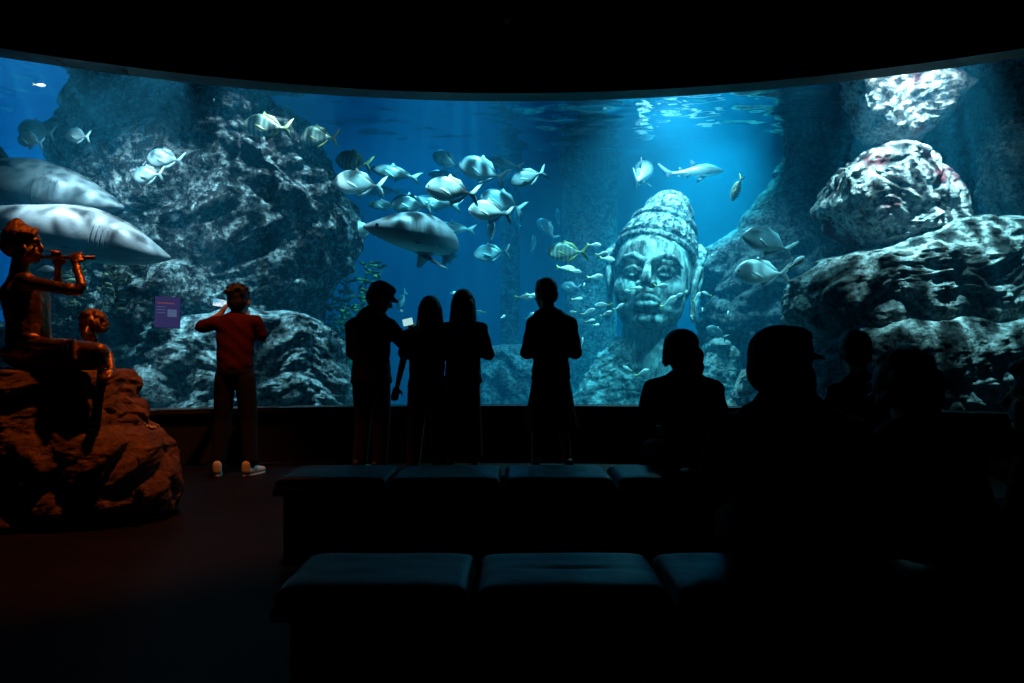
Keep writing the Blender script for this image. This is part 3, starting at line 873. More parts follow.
small = [
 (594, 245, 15, 4, 'tiny yellow-tailed fish, topmost of the group left of the stone face'),
 (602, 254, 15, 12, 'tiny fish, upper one of a close pair level with the stone brow'),
 (607, 259, 17, -3, 'tiny fish, lower one of a close pair level with the stone brow'),
 (566, 268, 20, -6, 'white small fish leading a nose-to-tail pair below the tall-tailed fish'),
 (574, 271, 16, -10, 'white small fish at the right of a nose-to-tail pair below the tall-tailed fish'),
 (595, 277, 18, 8, 'small fish with ringed highlight and yellow tail left of the stone nose'),
 (584, 285, 9, 60, 'very tiny fish between the ringed small fish and the blurred blue one'),
 (524, 297, 20, 2, 'small yellow-tailed fish left of the head of the man with folded arms, tail free'),
 (534, 295, 16, 2, 'small fish touching the left side of the head of the man with folded arms'),
 (577, 299, 12, 6, 'small fish alone right of the head of the man with folded arms'),
 (588, 312, 16, 25, 'small greenish fish tilted upward, left of the cluster by the stone chin'),
 (604, 305, 18, 178, 'brighter small fish facing left at the top of the cluster by the stone chin'),
 (606, 314, 14, 25, 'small fish directly below the left-facing one in the chin cluster'),
 (619, 307, 14, 30, 'small round fish at the right end of the chin cluster'),
 (590, 321, 12, 14, 'dim small fish, lower left of the chin cluster'),
 (597, 325, 10, 10, 'dim small fish, lowest of the chin cluster'),
 (573, 312, 10, 175, 'small pale fish peeping over the right shoulder of the man with folded arms'),
 (582, 343, 12, 80, 'white fish peeping out beside the right elbow of the man with folded arms'),
 (503, 317, 10, 40, 'very faint little fish between the woman in the long skirt and the lone man'),
 (530, 316, 12, 40, 'faint greenish small fish above the left shoulder of the man with folded arms'),
 (481, 312, 12, 176, 'small white fish beside the hair of the woman with shoulder-length hair'),
 (402, 311, 9, 170, 'small white fish above the lit phone held by the man in the peaked cap'),
 (453, 293, 10, 20, 'white fish peeping over the hair of the woman in the long skirt'),
 (637, 288, 12, 6, 'small fish in front of the upper lip of the stone face'),
 (628, 291, 10, 170, 'small round fish at the left corner of the stone mouth'),
 (661, 286, 16, 2, 'grey-white small fish in front of the stone cheek'),
 (669, 302, 22, 35, 'brightest yellow-tailed small fish right of the stone mouth, nose up'),
 (678, 296, 12, 30, 'bluish small fish touching the nose of the brightest yellow-tailed one'),
 (686, 292, 10, 20, 'small round fish below the stone ear lobe, left of a matching one'),
 (707, 294, 11, 155, 'small round fish lower right of the stone ear lobe'),
 (697, 297, 13, 50, 'grey small fish tilted upward under the stone ear lobe'),
 (703, 310, 9, 85, 'round white dot-like fish under the ear lobe in open dark water'),
 (692, 318, 10, 100, 'tiny white upright fish lower right of the stone chin'),
 (728, 313, 10, 40, 'white dot-like fish, farthest right of the small ones around the face'),
 (642, 373, 17, 25, 'small yellow-tailed fish just left of the seated woman, larger of two'),
 (628, 369, 11, 150, 'small pale fish left of the seated woman, smaller of two'),
 (621, 307, 9, 15, 'faint small fish touching the left corner of the stone lips'),
 (796, 263, 22, 38, 'small yellow-tailed fish by the left tip of the big slanting boulder'),
 (712, 256, 8, 20, 'tiny white speck-like fish between the crown wing and the cliff'),
 (844, 331, 13, 178, 'small dim fish under the overhang above the person with cropped hair'),
 (214, 100, 9, 140, 'tiny bluish-white fish near the surface above the huge boulder'),
 (39, 85, 13, -4, 'bright fish-shaped stand-in for a light reflection on the surface, far upper left'),  # made-up fish in place of a light glint on the water surface
 (5, 311, 10, 170, 'small white fish behind the back of the flute player statue'),
]
for k, px, py, Y, L_, ang, yaw, lab, g in T:
    place('trevally' if g != G3 else 'reef_fish', KIND[k], px, py, Y, L_ * 1.04, ang, yaw, lab, 'fish', g)
m_yel = fish_mat('yellow_skin', (.8, .6, .12), (.95, .9, .6))
for i, (px, py, L_, ang, lab) in enumerate(small):
    rnd = random.Random(i)
    Yd = 10.4 + rnd.uniform(-.5, .6)
    if px > 780 or px < 300: Yd = 8.6
    if px < 60: Yd = 7.9
    yaw = 55 if L_ <= 10 else rnd.uniform(0, 25)
    kd = dict(KIND['small_bent' if i % 4 == 3 else 'small'])
    place('small_fish', kd, px, py, Yd, max(L_, 9) * (.62 if L_ <= 10 else 1.0), ang, yaw, lab, 'fish', G2)

# sharks
def make_shark(bend=0.0, dorsal=True):
    k = {'body': fish_body(SHK, ns=60, nr=28, bend=bend)}
    k['body'].materials.append(m_shark)
    def put(n, me, mat): me.materials.append(mat); k[n] = me
    put('tail_fin', plate([(-.27, .018), (-.36, .06), (-.50, .17), (-.53, .165), (-.43, .03), (-.385, -.01), (-.40, -.08), (-.36, -.07), (-.27, -.016)], .018, bend), m_sfin)
    if dorsal: put('dorsal_fin', plate([(.10, .105), (.04, .17), (-.015, .20), (-.01, .14), (-.04, .075), (.03, .08)], .018, bend), m_sfin)
    put('second_dorsal_fin', plate([(-.14, .045), (-.18, .09), (-.20, .09), (-.20, .04), (-.16, .03)], .014, bend), m_sfin)
    put('anal_fin', plate([(-.16, -.035), (-.20, -.08), (-.22, -.075), (-.22, -.03), (-.18, -.025)], .012, bend), m_sfin)
    for s in (-1, 1):
        M = Matrix.Translation((0, s * .085, -.045)) @ Matrix.Rotation(-s * 1.05, 4, 'X')
        put(('pectoral_fin', s), plate([(.27, 0), (.20, -.10), (.12, -.20), (.08, -.205), (.11, -.11), (.15, 0)], .018, bend, M=M), m_sfin)
        M = Matrix.Translation((0, s * .045, -.045)) @ Matrix.Rotation(-s * .9, 4, 'X')
        put(('pelvic_fin', s), plate([(-.02, 0), (-.07, -.07), (-.11, -.075), (-.10, 0)], .012, bend, M=M), m_sfin)
        put(('eye', s), eye_mesh(.425, s * .056, .006, .009), m_eye)
    # gill slits and mouth line
    bf = bend_fn(bend)
    for s in (-1, 1):
        bm = bmesh.new()
        for g in range(5):
            x0 = .31 - g * .017; t = (.5 - x0) / XE; top, bot, w = crv(SHK, t)
            pts = []
            for q in range(7):
                a = -.55 + 1.1 * q / 6
                zc, h = (top + bot) / 2, (top - bot) / 2
                X, Y = bf(x0 + .006 * math.sin(a), s * w * math.cos(a) * 1.005)
                pts.append(Vector((X, Y, zc + h * math.sin(a))))
            sweep(bm, pts, [.0010] * 7, 6)
        pts = []
        for q in range(9):
            x0 = .475 - .085 * q / 8; t = (.5 - x0) / XE; top, bot, w = crv(SHK, t)
            zc, h = (top + bot) / 2, (top - bot) / 2; a = -.62 - .12 * math.sin(q / 8 * PI)
            X, Y = bf(x0, s * w * math.cos(a) * 1.01); pts.append(Vector((X, Y, zc + h * math.sin(a) * 1.01)))
        put(('gill_slits', s), bm_mesh(bm), m_mouth)
        bm = bmesh.new(); sweep(bm, pts, [.0016] * 9, 6); put(('mouth', s), bm_mesh(bm), m_mouth)
    for me in k.values(): me.polygons.foreach_set('use_smooth', [True] * len(me.polygons))
    return k
m_pshark = fish_mat('pale_shark_skin', (.60, .64, .66), (.85, .9, .9), zmid=-.05, zw=.02)
def make_pale(k):
    out = {}
    for n, me in k.items():
        c = me.copy()
        if n == 'body': c.materials.clear(); c.materials.append(m_pshark)
        out[n] = c
    return out
sh0 = make_shark(0.12)
place('shark', sh0, -24, 184, 8.7, 284, -8, 6, 'large pinkish-grey shark pointing right, upper of two behind the flute player statue', 'shark', roll=8)
place('shark', make_shark(-.2, False), 34, 226, 8.1, 262, -13, 8, 'large silvery shark pointing right and down, lower of two behind the flute player statue', 'shark', roll=8)
place('shark', make_shark(-2.3, False), 464, 238, 9.3, 200, 174, -4, 'grey shark facing left and turning away in the middle of the window', 'shark', roll=0)
place('shark', make_pale(sh0), 692, 172, 12.6, 64, 2, 0, 'small white shark facing right above the tall crown', 'shark')
place('shark', make_pale(sh0), 643, 175, 12.8, 44, 62, 62, 'small pale shark seen end-on with spread fins, upper left of the crown', 'shark')
# ------------------------------------------------------------------ people
V = Vector
m_skin = pbr('skin', (.52, .30, .20), .55, bump=.05, bscale=80)
m_hair = pbr('black_hair', (.012, .010, .010), .6, bump=.4, bscale=120, aniso=(1, 1, .1))
def cloth(n, c, r=.9): return pbr(n, c, r, spec=.2, bump=.35, bscale=14)
m_red = cloth('dark_red_tee', (.07, .006, .006)); m_black = cloth('black_cloth', (.014, .014, .016)); m_navy = cloth('navy_cloth', (.012, .016, .03))
m_char = cloth('charcoal_cloth', (.02, .02, .022)); m_khaki = cloth('khaki_cloth', (.20, .15, .07)); m_rust = cloth('rust_skirt_cloth', (.10, .02, .012))
m_shoe = pbr('white_sneaker', (.62, .58, .55), .6); m_dshoe = pbr('black_shoe', (.015, .015, .015), .5); m_sole = pbr('shoe_sole', (.5, .48, .45), .7)
m_mask = pbr('pale_blue_mask', (.16, .24, .28), .9); m_jean = cloth('dark_jeans', (.012, .012, .018))
m_case = pbr('phone_case', (.02, .02, .022), .4)

def hand(wr, d, n, curl=.5, s=1.0, side=1):
    """palm plus four fingers and a thumb. d: direction of the palm, n: palm normal (fingers bend towards it)"""
    d = V(d).normalized(); n = (V(n) - d * V(n).dot(d)).normalized(); w = d.cross(n).normalized()
    P = []
    wr = V(wr)
    pc = wr + d * .05 * s
    R = Matrix((w, d, n)).transposed()
    P.append(CAP(wr - d * .01, wr + d * .03 * s, .022 * s, .025 * s))
    P.append(ELL(pc, (.040 * s, .048 * s, .016 * s), R))
    for i, (o, l) in enumerate(((-.030, .062), (-.010, .074), (.011, .070), (.030, .054))):
        b = wr + d * .088 * s + w * o * s
        a1 = curl * .8; a2 = curl * 1.9
        d1 = d * math.cos(a1) + n * math.sin(a1); d2 = d * math.cos(a2) + n * math.sin(a2)
        m = b + d1 * l * .5 * s; e = m + d2 * l * .5 * s
        P += [CAP(b - d * .02 * s, m, .0098 * s, .009 * s), CAP(m, e, .009 * s, .0078 * s)]
    b = wr + d * .03 * s - w * .030 * s * side
    t1 = (d * .6 - w * .7 * side + n * .35).normalized(); t2 = (d * .85 - w * .1 * side + n * .5).normalized()
    m = b + t1 * .038 * s; e = m + t2 * .032 * s
    P += [CAP(b, m, .013 * s, .011 * s), CAP(m, e, .011 * s, .009 * s)]
    return P

def head_parts(c, R, s=1.0):
    def q(x, y, z): return c + R @ V((x * s, y * s, z * s))
    P = [ELL(q(0, -.012, .025), (.076 * s, .096 * s, .098 * s), R), ELL(q(0, .028, -.045), (.060 * s, .066 * s, .072 * s), R), ELL(q(0, .062, -.095), (.030 * s, .026 * s, .024 * s), R),
         CAP(q(0, .086, .018), q(0, .106, -.022), .010 * s, .015 * s), ELL(q(0, .085, -.052), (.024 * s, .016 * s, .008 * s), R), ELL(q(0, .083, -.066), (.021 * s, .015 * s, .008 * s), R)]
    for k in (-1, 1):
        P += [ELL(q(k * .078, -.008, -.012), (.012 * s, .024 * s, .034 * s), R), CAP(q(k * .018, .084, .034), q(k * .052, .070, .032), .009 * s, .008 * s), ELL(q(k * .045, .055, -.02), (.024 * s, .024 * s, .022 * s), R),
              ELL(q(k * .031, .076, .014), (.014 * s, .010 * s, .009 * s), R)]
    return P

def shoe(an, toe, s, mat, parent, rz=0):
    an = V(an); toe = V(toe); z0 = 0.0
    d = (toe - an); d.z = 0; d.normalize()
    hl = V((an.x, an.y, 0)) - d * .055 * s; tp = V((toe.x, toe.y, 0))
    up = blob([CAP(hl + V((0, 0, .055 * s)), hl + V((0, 0, .11 * s)), .042 * s, .040 * s), CAP(hl + V((0, 0, .050 * s)), hl + d * .12 * s + V((0, 0, .052 * s)), .040 * s, .040 * s),
               CAP(hl + d * .12 * s + V((0, 0, .05 * s)), tp + V((0, 0, .042 * s)), .040 * s, .030 * s)], .010, 2)
    o = link('shoe', up, mat, parent)
    bm = bmesh.new(); side = d.cross(V((0, 0, 1)))
    pts = []
    for z in (0.002, .022 * s):
        for i in range(24):
            a = 2 * PI * i / 24
            t = .5 - .5 * math.cos(a)
            c = hl - d * .04 * s + (tp + d * .034 * s - hl + d * .04 * s) * t
            w = (.036 + .008 * math.sin(t * PI)) * s
            pts.append(V((c.x, c.y, z)) + side * w * math.sin(a))
    add_hull(bm, pts)
    link('sole', bm_mesh(bm), m_sole if mat is m_shoe else m_dshoe, o)

def person(label, loc, rz, J, top, bottom, shoes_mat, hair, s=1.0, head_rot=(0, 0, 0), sleeve=.55, legs='trousers', pant=.9, build=1.0, hands=None, neckline=0.0, extra=None, top_len=0.0, cat='person', bname='skirt', flare=.03):
    root = empty('person', loc, rz); tag(root, label, cat)
    j = {k: V(v) for k, v in J.items()}
    R = Euler(head_rot, 'XYZ').to_matrix()
    hd, nk, pv = j['head'], j['neck'], j['pelvis']
    mid = nk.lerp(pv, .48); ch = nk.lerp(pv, .24); be = nk.lerp(pv, .72)
    b = build
    ax = (nk - pv).normalized()
    TR = V((0, 0, 1)).rotation_difference(ax).to_matrix()
    hs = s * 1.13
    P = head_parts(hd, R, hs)
    P += [CAP(nk - ax * .03, hd + R @ V((0, -.02, -.04)) * s, .066 * s * b, .060 * s)]
    P += [ELL(ch, (.150 * s * b, .095 * s * b, .15 * s), TR), ELL(be, (.130 * s * b, .09 * s * b, .14 * s), TR), ELL(pv, (.145 * s * b, .095 * s * b, .10 * s))]
    for k in ('l', 'r'):
        sh, el, wr = j['sh' + k], j['el' + k], j['wr' + k]
        hp, kn, an = j['hp' + k], j['kn' + k], j['an' + k]
        P += [CAP(nk - ax * .05, sh, .05 * s, .050 * s * b), CAP(sh, el, .046 * s * b, .036 * s), CAP(el, wr, .036 * s, .024 * s)]
        P += [CAP(hp, kn, .078 * s * b, .052 * s), CAP(kn, kn.lerp(an, .35), .050 * s, .054 * s), CAP(kn.lerp(an, .35), an, .054 * s, .034 * s)]
        P += [CAP(an, V((an.x, an.y, .06 * s)), .034 * s, .036 * s), CAP(V((an.x, an.y, .05 * s)), j['to' + k] + V((0, 0, .03 * s)), .032 * s, .022 * s)]
        h = (hands or {}).get(k)
        if h is None: h = ((wr - el).normalized(), V((0, 1, 0)) if abs((wr - el).normalized().y) < .8 else V((0, 0, -1)), .5)
        P += hand(wr, h[0], h[1], h[2], s, 1 if k == 'r' else -1)
    link('body', blob(P, .0085, 2), m_skin, root)
    # hair
    if hair:
        link('hair', blob(hair(hd, R, hs), .009, 2), m_hair, root)
    # top
    g = .016 * s
    T = [ELL(ch + ax * .01, (.162 * s * b + g, .108 * s * b + g, .150 * s), TR) + ELL(pv + V((0, 0, .04 * s)), (.148 * s * b + g, .115 * s * b + g, .09 * s)),
         CAP(j['shl'] + V((.03, 0, -.02)), j['shr'] + V((-.03, 0, -.02)), .062 * s * b), CAP(nk - ax * .035, ch + ax * .05, .085 * s * b, .12 * s * b)]
    if top_len:
        T += [ELL(pv + V((0, 0, .05)), (.150 * s * b + g, .11 * s * b + g, .08 * s)) + ELL(pv + V((0, 0, -top_len)), (.170 * s * b + g, .13 * s * b + g, .04 * s))]
    for k in ('l', 'r'):
        sh, el, wr = j['sh' + k], j['el' + k], j['wr' + k]
        T += [CAP(nk - ax * (.045 + neckline) * s, sh, .062 * s, .060 * s * b + g * .4)]
        if sleeve <= 1: T += [CAP(sh, sh.lerp(el, sleeve), .060 * s * b + g * .3, .056 * s * b + g * .5)]
        else: T += [CAP(sh, el, .060 * s * b, .048 * s + g * .4), CAP(el, el.lerp(wr, sleeve - 1), .048 * s + g * .4, .038 * s)]
    sm = blob(T, .011, 3)
    for v in sm.vertices:      # soft folds
        c = v.co; f = .0028 * math.sin(c.z * 46 + c.x * 17 + 3 * math.sin(c.x * 9 + c.y * 7)) + .005 * noise.noise(V((c.x * 9, c.y * 9, c.z * 7)))
        n = V((c.x - nk.x, c.y - nk.y, 0)); n = n.normalized() if n.length > 1e-4 else n
        v.co = c + n * f
    link('shirt', sm, top, root)
    # bottom
    B = []
    if legs == 'trousers':
        B += [ELL(pv, (.158 * s * b + g, .108 * s * b + g, .11 * s))]
        for k in ('l', 'r'):
            hp, kn, an = j['hp' + k], j['kn' + k], j['an' + k]
            cut = kn.lerp(an, max(0, (pant - .5) * 2)) if pant > .5 else hp.lerp(kn, pant * 2)
            B += [CAP(hp, kn if pant > .5 else cut, .090 * s * b + g * .3, .066 * s + g)]
            if pant > .5: B += [CAP(kn, cut, .066 * s + g, .052 * s + g)]
        link('trousers', blob(B, .011, 3), bottom, root)
    else:
        hem = legs
        for q in range(6):
            z0 = pv.z + (hem - pv.z) * q / 6; z1 = pv.z + (hem - pv.z) * (q + 1) / 6
            w0 = .155 + flare * q / 6; w1 = .155 + flare * (q + 1) / 6
            B.append([V((pv.x + math.cos(a) * w * s * b, pv.y + math.sin(a) * w * .72 * s * b, z)) for w, z in ((w0, z0), (w1, z1)) for a in [i * PI / 10 for i in range(20)]])
        link(bname, blob(B, .012, 3), bottom, root)
    for k in ('l', 'r'):
        shoe(j['an' + k], j['to' + k], s, shoes_mat, root)
    if extra: extra(root, hd, R, hs)
    return root

def stand(s=1.0, **kw):
    J = dict(head=(0, .02, 1.625), neck=(0, -.01, 1.48), pelvis=(0, 0, .96), shl=(-.175, 0, 1.395), shr=(.175, 0, 1.395), ell=(-.235, -.03, 1.14), elr=(.235, -.03, 1.14), wrl=(-.22, .06, .90), wrr=(.22, .06, .90),
             hpl=(-.09, 0, .90), hpr=(.09, 0, .90), knl=(-.11, .02, .50), knr=(.11, .02, .50), anl=(-.12, -.02, .09), anr=(.12, -.02, .09), tol=(-.14, .15, 0), tor=(.14, .15, 0))
    J.update(kw)
    return {k: V(v) * s for k, v in J.items()}

def sit(s=1.0, lean=.20, hz=1.11, w=.175, **kw):
    J = dict(head=(0, lean + .04, hz), neck=(0, lean - .01, hz - .145), pelvis=(0, 0, .555), shl=(-w, lean - .02, hz - .228), shr=(w, lean - .02, hz - .228), ell=(-w - .06, lean - .0, hz - .44), elr=(w + .06, lean - .0, hz - .44),
             wrl=(-.10, lean + .20, .64), wrr=(.10, lean + .20, .64), hpl=(-.10, .02, .535), hpr=(.10, .02, .535), knl=(-.13, .44, .50), knr=(.13, .44, .50), anl=(-.13, .46, .09), anr=(.13, .46, .09), tol=(-.14, .62, 0), tor=(.14, .62, 0))
    J.update(kw)
    return {k: V(v) for k, v in J.items()}

# hair cuts
def short_hair(c, R, s):
    q = lambda x, y, z: c + R @ V((x * s, y * s, z * s))
    return [ELL(q(0, -.02, .045), (.090 * s, .104 * s, .098 * s), R), ELL(q(0, -.055, -.005), (.082 * s, .068 * s, .080 * s), R), ELL(q(0, .03, .10), (.062 * s, .07 * s, .04 * s), R),
            CAP(q(-.078, .01, .02), q(-.077, .005, -.02), .012 * s), CAP(q(.078, .01, .02), q(.077, .005, -.02), .012 * s)]
def tousled(c, R, s):
    q = lambda x, y, z: c + R @ V((x * s, y * s, z * s))
    P = short_hair(c, R, s); rnd = random.Random(3)
    for i in range(40):
        a = rnd.uniform(0, 2 * PI); e = rnd.uniform(.1, 1.3)
        d = V((math.cos(a) * math.cos(e), math.sin(a) * math.cos(e) - .2, math.sin(e)))
        P.append(CAP(q(*(d * .08 + V((0, -.02, .04)))), q(*(d * .100 + V((rnd.uniform(-.01, .01), -.02, .045)))), .018 * s, .010 * s))
    return P
def long_hair(L_, w=.098):
    def f(c, R, s):
        q = lambda x, y, z: c + R @ V((x * s, y * s, z * s))
        P = [ELL(q(0, -.012, .04), (.092 * s, .108 * s, .100 * s), R), ELL(q(0, -.06, -.03), (.092 * s, .066 * s, .10 * s), R)]
        for k in (-1, 0, 1):
            P += [CAP(q(k * .050, -.06, .0), q(k * (w - .045), -.085, -L_ * .55), .050 * s, .050 * s), CAP(q(k * (w - .045), -.085, -L_ * .55), q(k * (w - .055), -.09, -L_), .050 * s, .030 * s)]
        for k in (-1, 1):
            P += [CAP(q(k * .075, .0, .04), q(k * (w - .012), -.03, -L_ * .6), .026 * s, .034 * s)]
        return P
    return f
def bob_hair(c, R, s):
    q = lambda x, y, z: c + R @ V((x * s, y * s, z * s))
    P = [ELL(q(0, -.015, .045), (.104 * s, .112 * s, .092 * s), R), ELL(q(.01, -.05, -.035), (.108 * s, .085 * s, .085 * s), R), ELL(q(.025, -.06, -.10), (.088 * s, .06 * s, .065 * s), R), ELL(q(.04, -.07, -.15), (.055 * s, .045 * s, .04 * s), R)]
    for x, z in ((-.100, -.03), (-.098, .0), (-.102, -.055), (-.09, -.075)):
        P.append(CAP(q(x * .8, -.0, z + .03), q(x * 1.05, .01, z - .005), .024 * s, .010 * s))
    return P
def curly_hair(c, R, s):
    q = lambda x, y, z: c + R @ V((x * s, y * s, z * s)); rnd = random.Random(5)
    P = [ELL(q(0, -.02, .03), (.10 * s, .112 * s, .098 * s), R)]
    for i in range(70):
        a = rnd.uniform(0, 2 * PI); e = rnd.uniform(-.7, 1.4)
        d = V((math.cos(a) * math.cos(e), math.sin(a) * math.cos(e), math.sin(e)))
        if d.y > .55 and d.z < .5: continue
        P.append(ELL(q(*(d * .105 + V((0, -.025, .02)))), (.020 * s,) * 3))
    return P

def cap_part(col, brim=.075):
    def f(root, c, R, s):
        q = lambda x, y, z: c + R @ V((x * s, y * s, z * s))
        o = link('cap', blob([ELL(q(0, -.012, .055), (.092 * s, .110 * s, .088 * s), R)], .008, 2), col, root)
        bm = bmesh.new(); pts = []
        for z in (0, .006):
            for i in range(19):
                a = PI * i / 18
                pts.append(q(math.cos(a) * .080, .070 + math.sin(a) * brim, .058 + z - .028 * math.sin(a) - .018 * math.cos(a) ** 2))
            pts += [q(-.07, .03, .056 + z), q(.07, .03, .056 + z)]
        add_hull(bm, pts)
        link('brim', bm_mesh(bm), col, o)
    return f
def mask_part(root, c, R, s):
    q = lambda x, y, z: c + R @ V((x * s, y * s, z * s))
    o = link('face_mask', blob([ELL(q(0, .050, -.052), (.062 * s, .062 * s, .058 * s), R), ELL(q(0, .092, -.045), (.03 * s, .026 * s, .03 * s), R)], .008, 2), m_mask, root)
    bm = bmesh.new()
    for k in (-1, 1):
        sweep(bm, [q(k * .058, .07, -.03), q(k * .082, .02, -.004), q(k * .092, -.012, .012), q(k * .090, -.022, -.02), q(k * .062, .05, -.085)], [.002 * s] * 5, 6)
    link('ear_loop', bm_mesh(bm), m_mask, o)

def phone(label, loc, rot, w, h, scr):
    root = empty('smartphone', loc); root.rotation_euler = rot; tag(root, label, 'phone')
    box_obj('case', -w / 2, w / 2, -.004, .004, -h / 2, h / 2, m_case, root, bev=.003)
    box_obj('screen', -w / 2 + .003, w / 2 - .003, -.0052, -.0042, -h / 2 + .003, h / 2 - .003, scr, root)
    return root

def wx(px, Y): return (px - HX) / F * Y

# 1 the man filming at the left
Y1 = 6.62
ph1 = at(220, 303, 6.88)
p1 = person('man in a dark red tee and white sneakers filming the tank with a raised phone', (wx(235, Y1), Y1, 0), 0,
    stand(1.0, head=(.03, .03, 1.605), neck=(.01, .0, 1.475), shl=(-.185, .0, 1.405), shr=(.19, .0, 1.415), ell=(-.345, .02, 1.36), wrl=(-.215, .22, 1.505), elr=(.235, .06, 1.26), wrr=(.02, .24, 1.44),
          anl=(-.155, -.02, .09), anr=(.15, -.02, .09), tol=(-.21, .12, 0), tor=(.21, .12, 0), knl=(-.125, .03, .5), knr=(.115, .03, .5)),
    m_red, m_jean, m_shoe, tousled, 1.0, (math.radians(4), 0, 0), sleeve=.72, pant=.94, neckline=.02,
    hands={'l': (V((.35, .25, .8)), V((.6, .7, 0)), .7), 'r': (V((-.6, .2, .65)), V((-.3, .8, 0)), .7)}, top_len=.0)
m_scr1, nt, out = new_mat('phone_screen_bright')
e = nt.nodes.new('ShaderNodeEmission'); tcn = nt.nodes.new('ShaderNodeTexCoord'); nn = nt.nodes.new('ShaderNodeTexNoise'); nn.inputs['Scale'].default_value = 18
rr_ = nt.nodes.new('ShaderNodeValToRGB'); rr_.color_ramp.elements[0].position = .42; rr_.color_ramp.elements[0].color = (.10, .45, .70, 1); rr_.color_ramp.elements[1].position = .58; rr_.color_ramp.elements[1].color = (.75, .88, .95, 1)
nt.links.new(tcn.outputs['Object'], nn.inputs[0]); nt.links.new(nn.outputs[0], rr_.inputs[0]); nt.links.new(rr_.outputs[0], e.inputs[0]); e.inputs[1].default_value = 1.0
nt.links.new(e.outputs[0], out.inputs[0])
phone('bright phone held up by the man in the dark red tee', ph1, (0, math.radians(10), 0), .135, .075, m_scr1)

# 2 the man in the peaked cap
Y2 = 6.62
p2 = person('broad man in a peaked cap looking down right at a lit phone', (wx(371, Y2), Y2, 0), math.radians(-32),
    stand(1.02, head=(.045, .075, 1.600), neck=(.0, .01, 1.475), shl=(-.195, -.03, 1.345), shr=(.185, .03, 1.345), ell=(-.26, .05, 1.10), wrl=(-.02, .27, 1.22), elr=(.30, .15, 1.17), wrr=(.17, .36, 1.30)),
    m_black, m_char, m_dshoe, short_hair, 1.02, (math.radians(-24), 0, math.radians(-28)), sleeve=.95, pant=.95, build=1.15, extra=cap_part(m_black), top_len=.12,
    hands={'l': (V((.3, .5, .6)), V((.6, .3, 0)), .7), 'r': (V((-.2, .3, .8)), V((-.6, .3, 0)), .7)})
m_scr2 = emit_mat('phone_screen_pale', (.42, .78, .80), .9)
phone('lit phone held between the man in the peaked cap and the long-haired woman', at(408, 322, 6.40), (0, math.radians(-12), math.radians(-12)), .10, .068, m_scr2)

# 3 the woman with long hair and khaki trousers
Y3 = 6.45
p3 = person('shorter woman with long dark hair and khaki trousers beside the man in the peaked cap', (wx(427, Y3), Y3, 0), math.radians(6),
    stand(.92, head=(.03, .02, 1.625), ell=(-.225, .06, 1.18), wrl=(-.29, .06, .90), elr=(.215, .06, 1.17), wrr=(.12, .26, 1.20), anl=(-.14, .05, .09), tol=(-.15, .22, 0), anr=(.12, -.06, .09), tor=(.16, .10, 0)),
    m_navy, m_khaki, m_dshoe, long_hair(.27), .95, (math.radians(-5), 0, 0), sleeve=.8, pant=.95, build=1.02, top_len=.14)
# 4 the woman in the long skirt
Y4 = 6.62
p4 = person('woman with shoulder-length dark hair and a long rust-coloured skirt, arms folded', (wx(463, Y4), Y4, 0), math.radians(-4),
    stand(.965, ell=(-.21, .0, 1.17), wrl=(.0, .22, 1.16), elr=(.245, .02, 1.15), wrr=(.02, .24, 1.19)),
    m_black, m_rust, m_dshoe, long_hair(.21, .095), .97, (0, 0, 0), sleeve=1.3, legs=.18, build=1.02, top_len=.06)
# 5 the man with folded arms
Y5 = 6.70
p5 = person('tall man with short hair standing alone, arms folded, near the stone face', (wx(551, Y5), Y5, 0), math.radians(8),
    stand(1.03, head=(-.045, .03, 1.620), neck=(-.02, 0, 1.485), shl=(-.160, 0, 1.365), shr=(.180, 0, 1.365), ell=(-.225, .0, 1.07), elr=(.230, .0, 1.07), wrl=(-.02, .24, 1.10), wrr=(.0, .22, 1.15), anl=(-.15, -.02, .09), anr=(.15, -.02, .09)),
    m_black, m_char, m_dshoe, short_hair, 1.03, (math.radians(-6), 0, math.radians(18)), sleeve=.9, legs=.42, build=1.0, top_len=.10, bname='wide_shorts', flare=.10)

# seated visitors: pelvis over the bench
YB1, YB2 = 4.14, 2.24
person('seated woman with bobbed hair and a stray lock, farthest left of the seated visitors', (wx(682, 4.38), YB1, 0), math.radians(2),
    sit(hz=1.125, w=.185), m_navy, m_jean, m_dshoe, bob_hair, .92, (math.radians(-8), 0, math.radians(8)), sleeve=1.5, build=1.08, neckline=-.02)
person('seated person with cropped hair between the man in the cap and the curly-haired visitor', (wx(852, 4.38), YB1, 0), math.radians(-4),
    sit(hz=1.115, w=.135), m_char, m_jean, m_dshoe, short_hair, .92, (math.radians(-4), 0, math.radians(-6)), sleeve=1.5, build=.9)
def cap_and_mask(root, c, R, s):
    cap_part(m_black, .062)(root, c, R, s); mask_part(root, c, R, s)
person('seated man in a billed cap and face mask turned to the right', (wx(772, 2.46), YB2, 0), math.radians(-10),
    sit(hz=1.058, w=.19, lean=.18), m_black, m_jean, m_dshoe, short_hair, .93, (0, 0, math.radians(-66)), sleeve=1.5, build=1.28, extra=cap_and_mask)
person('seated visitor with bushy curly hair and a face mask, beside the person with cropped hair', (wx(889, 2.46), YB2, 0), math.radians(-18),
    sit(hz=.98, w=.15, lean=.18), m_navy, m_jean, m_dshoe, curly_hair, .92, (0, 0, math.radians(-48)), sleeve=1.5, build=.95, extra=mask_part)
person('dark seated figure cut off by the right edge of the picture', (wx(1062, 2.46), YB2, 0), math.radians(20),
    sit(hz=.955, w=.15, lean=.18), m_black, m_jean, m_dshoe, tousled, .90, (0, 0, math.radians(30)), sleeve=1.5, build=.95)

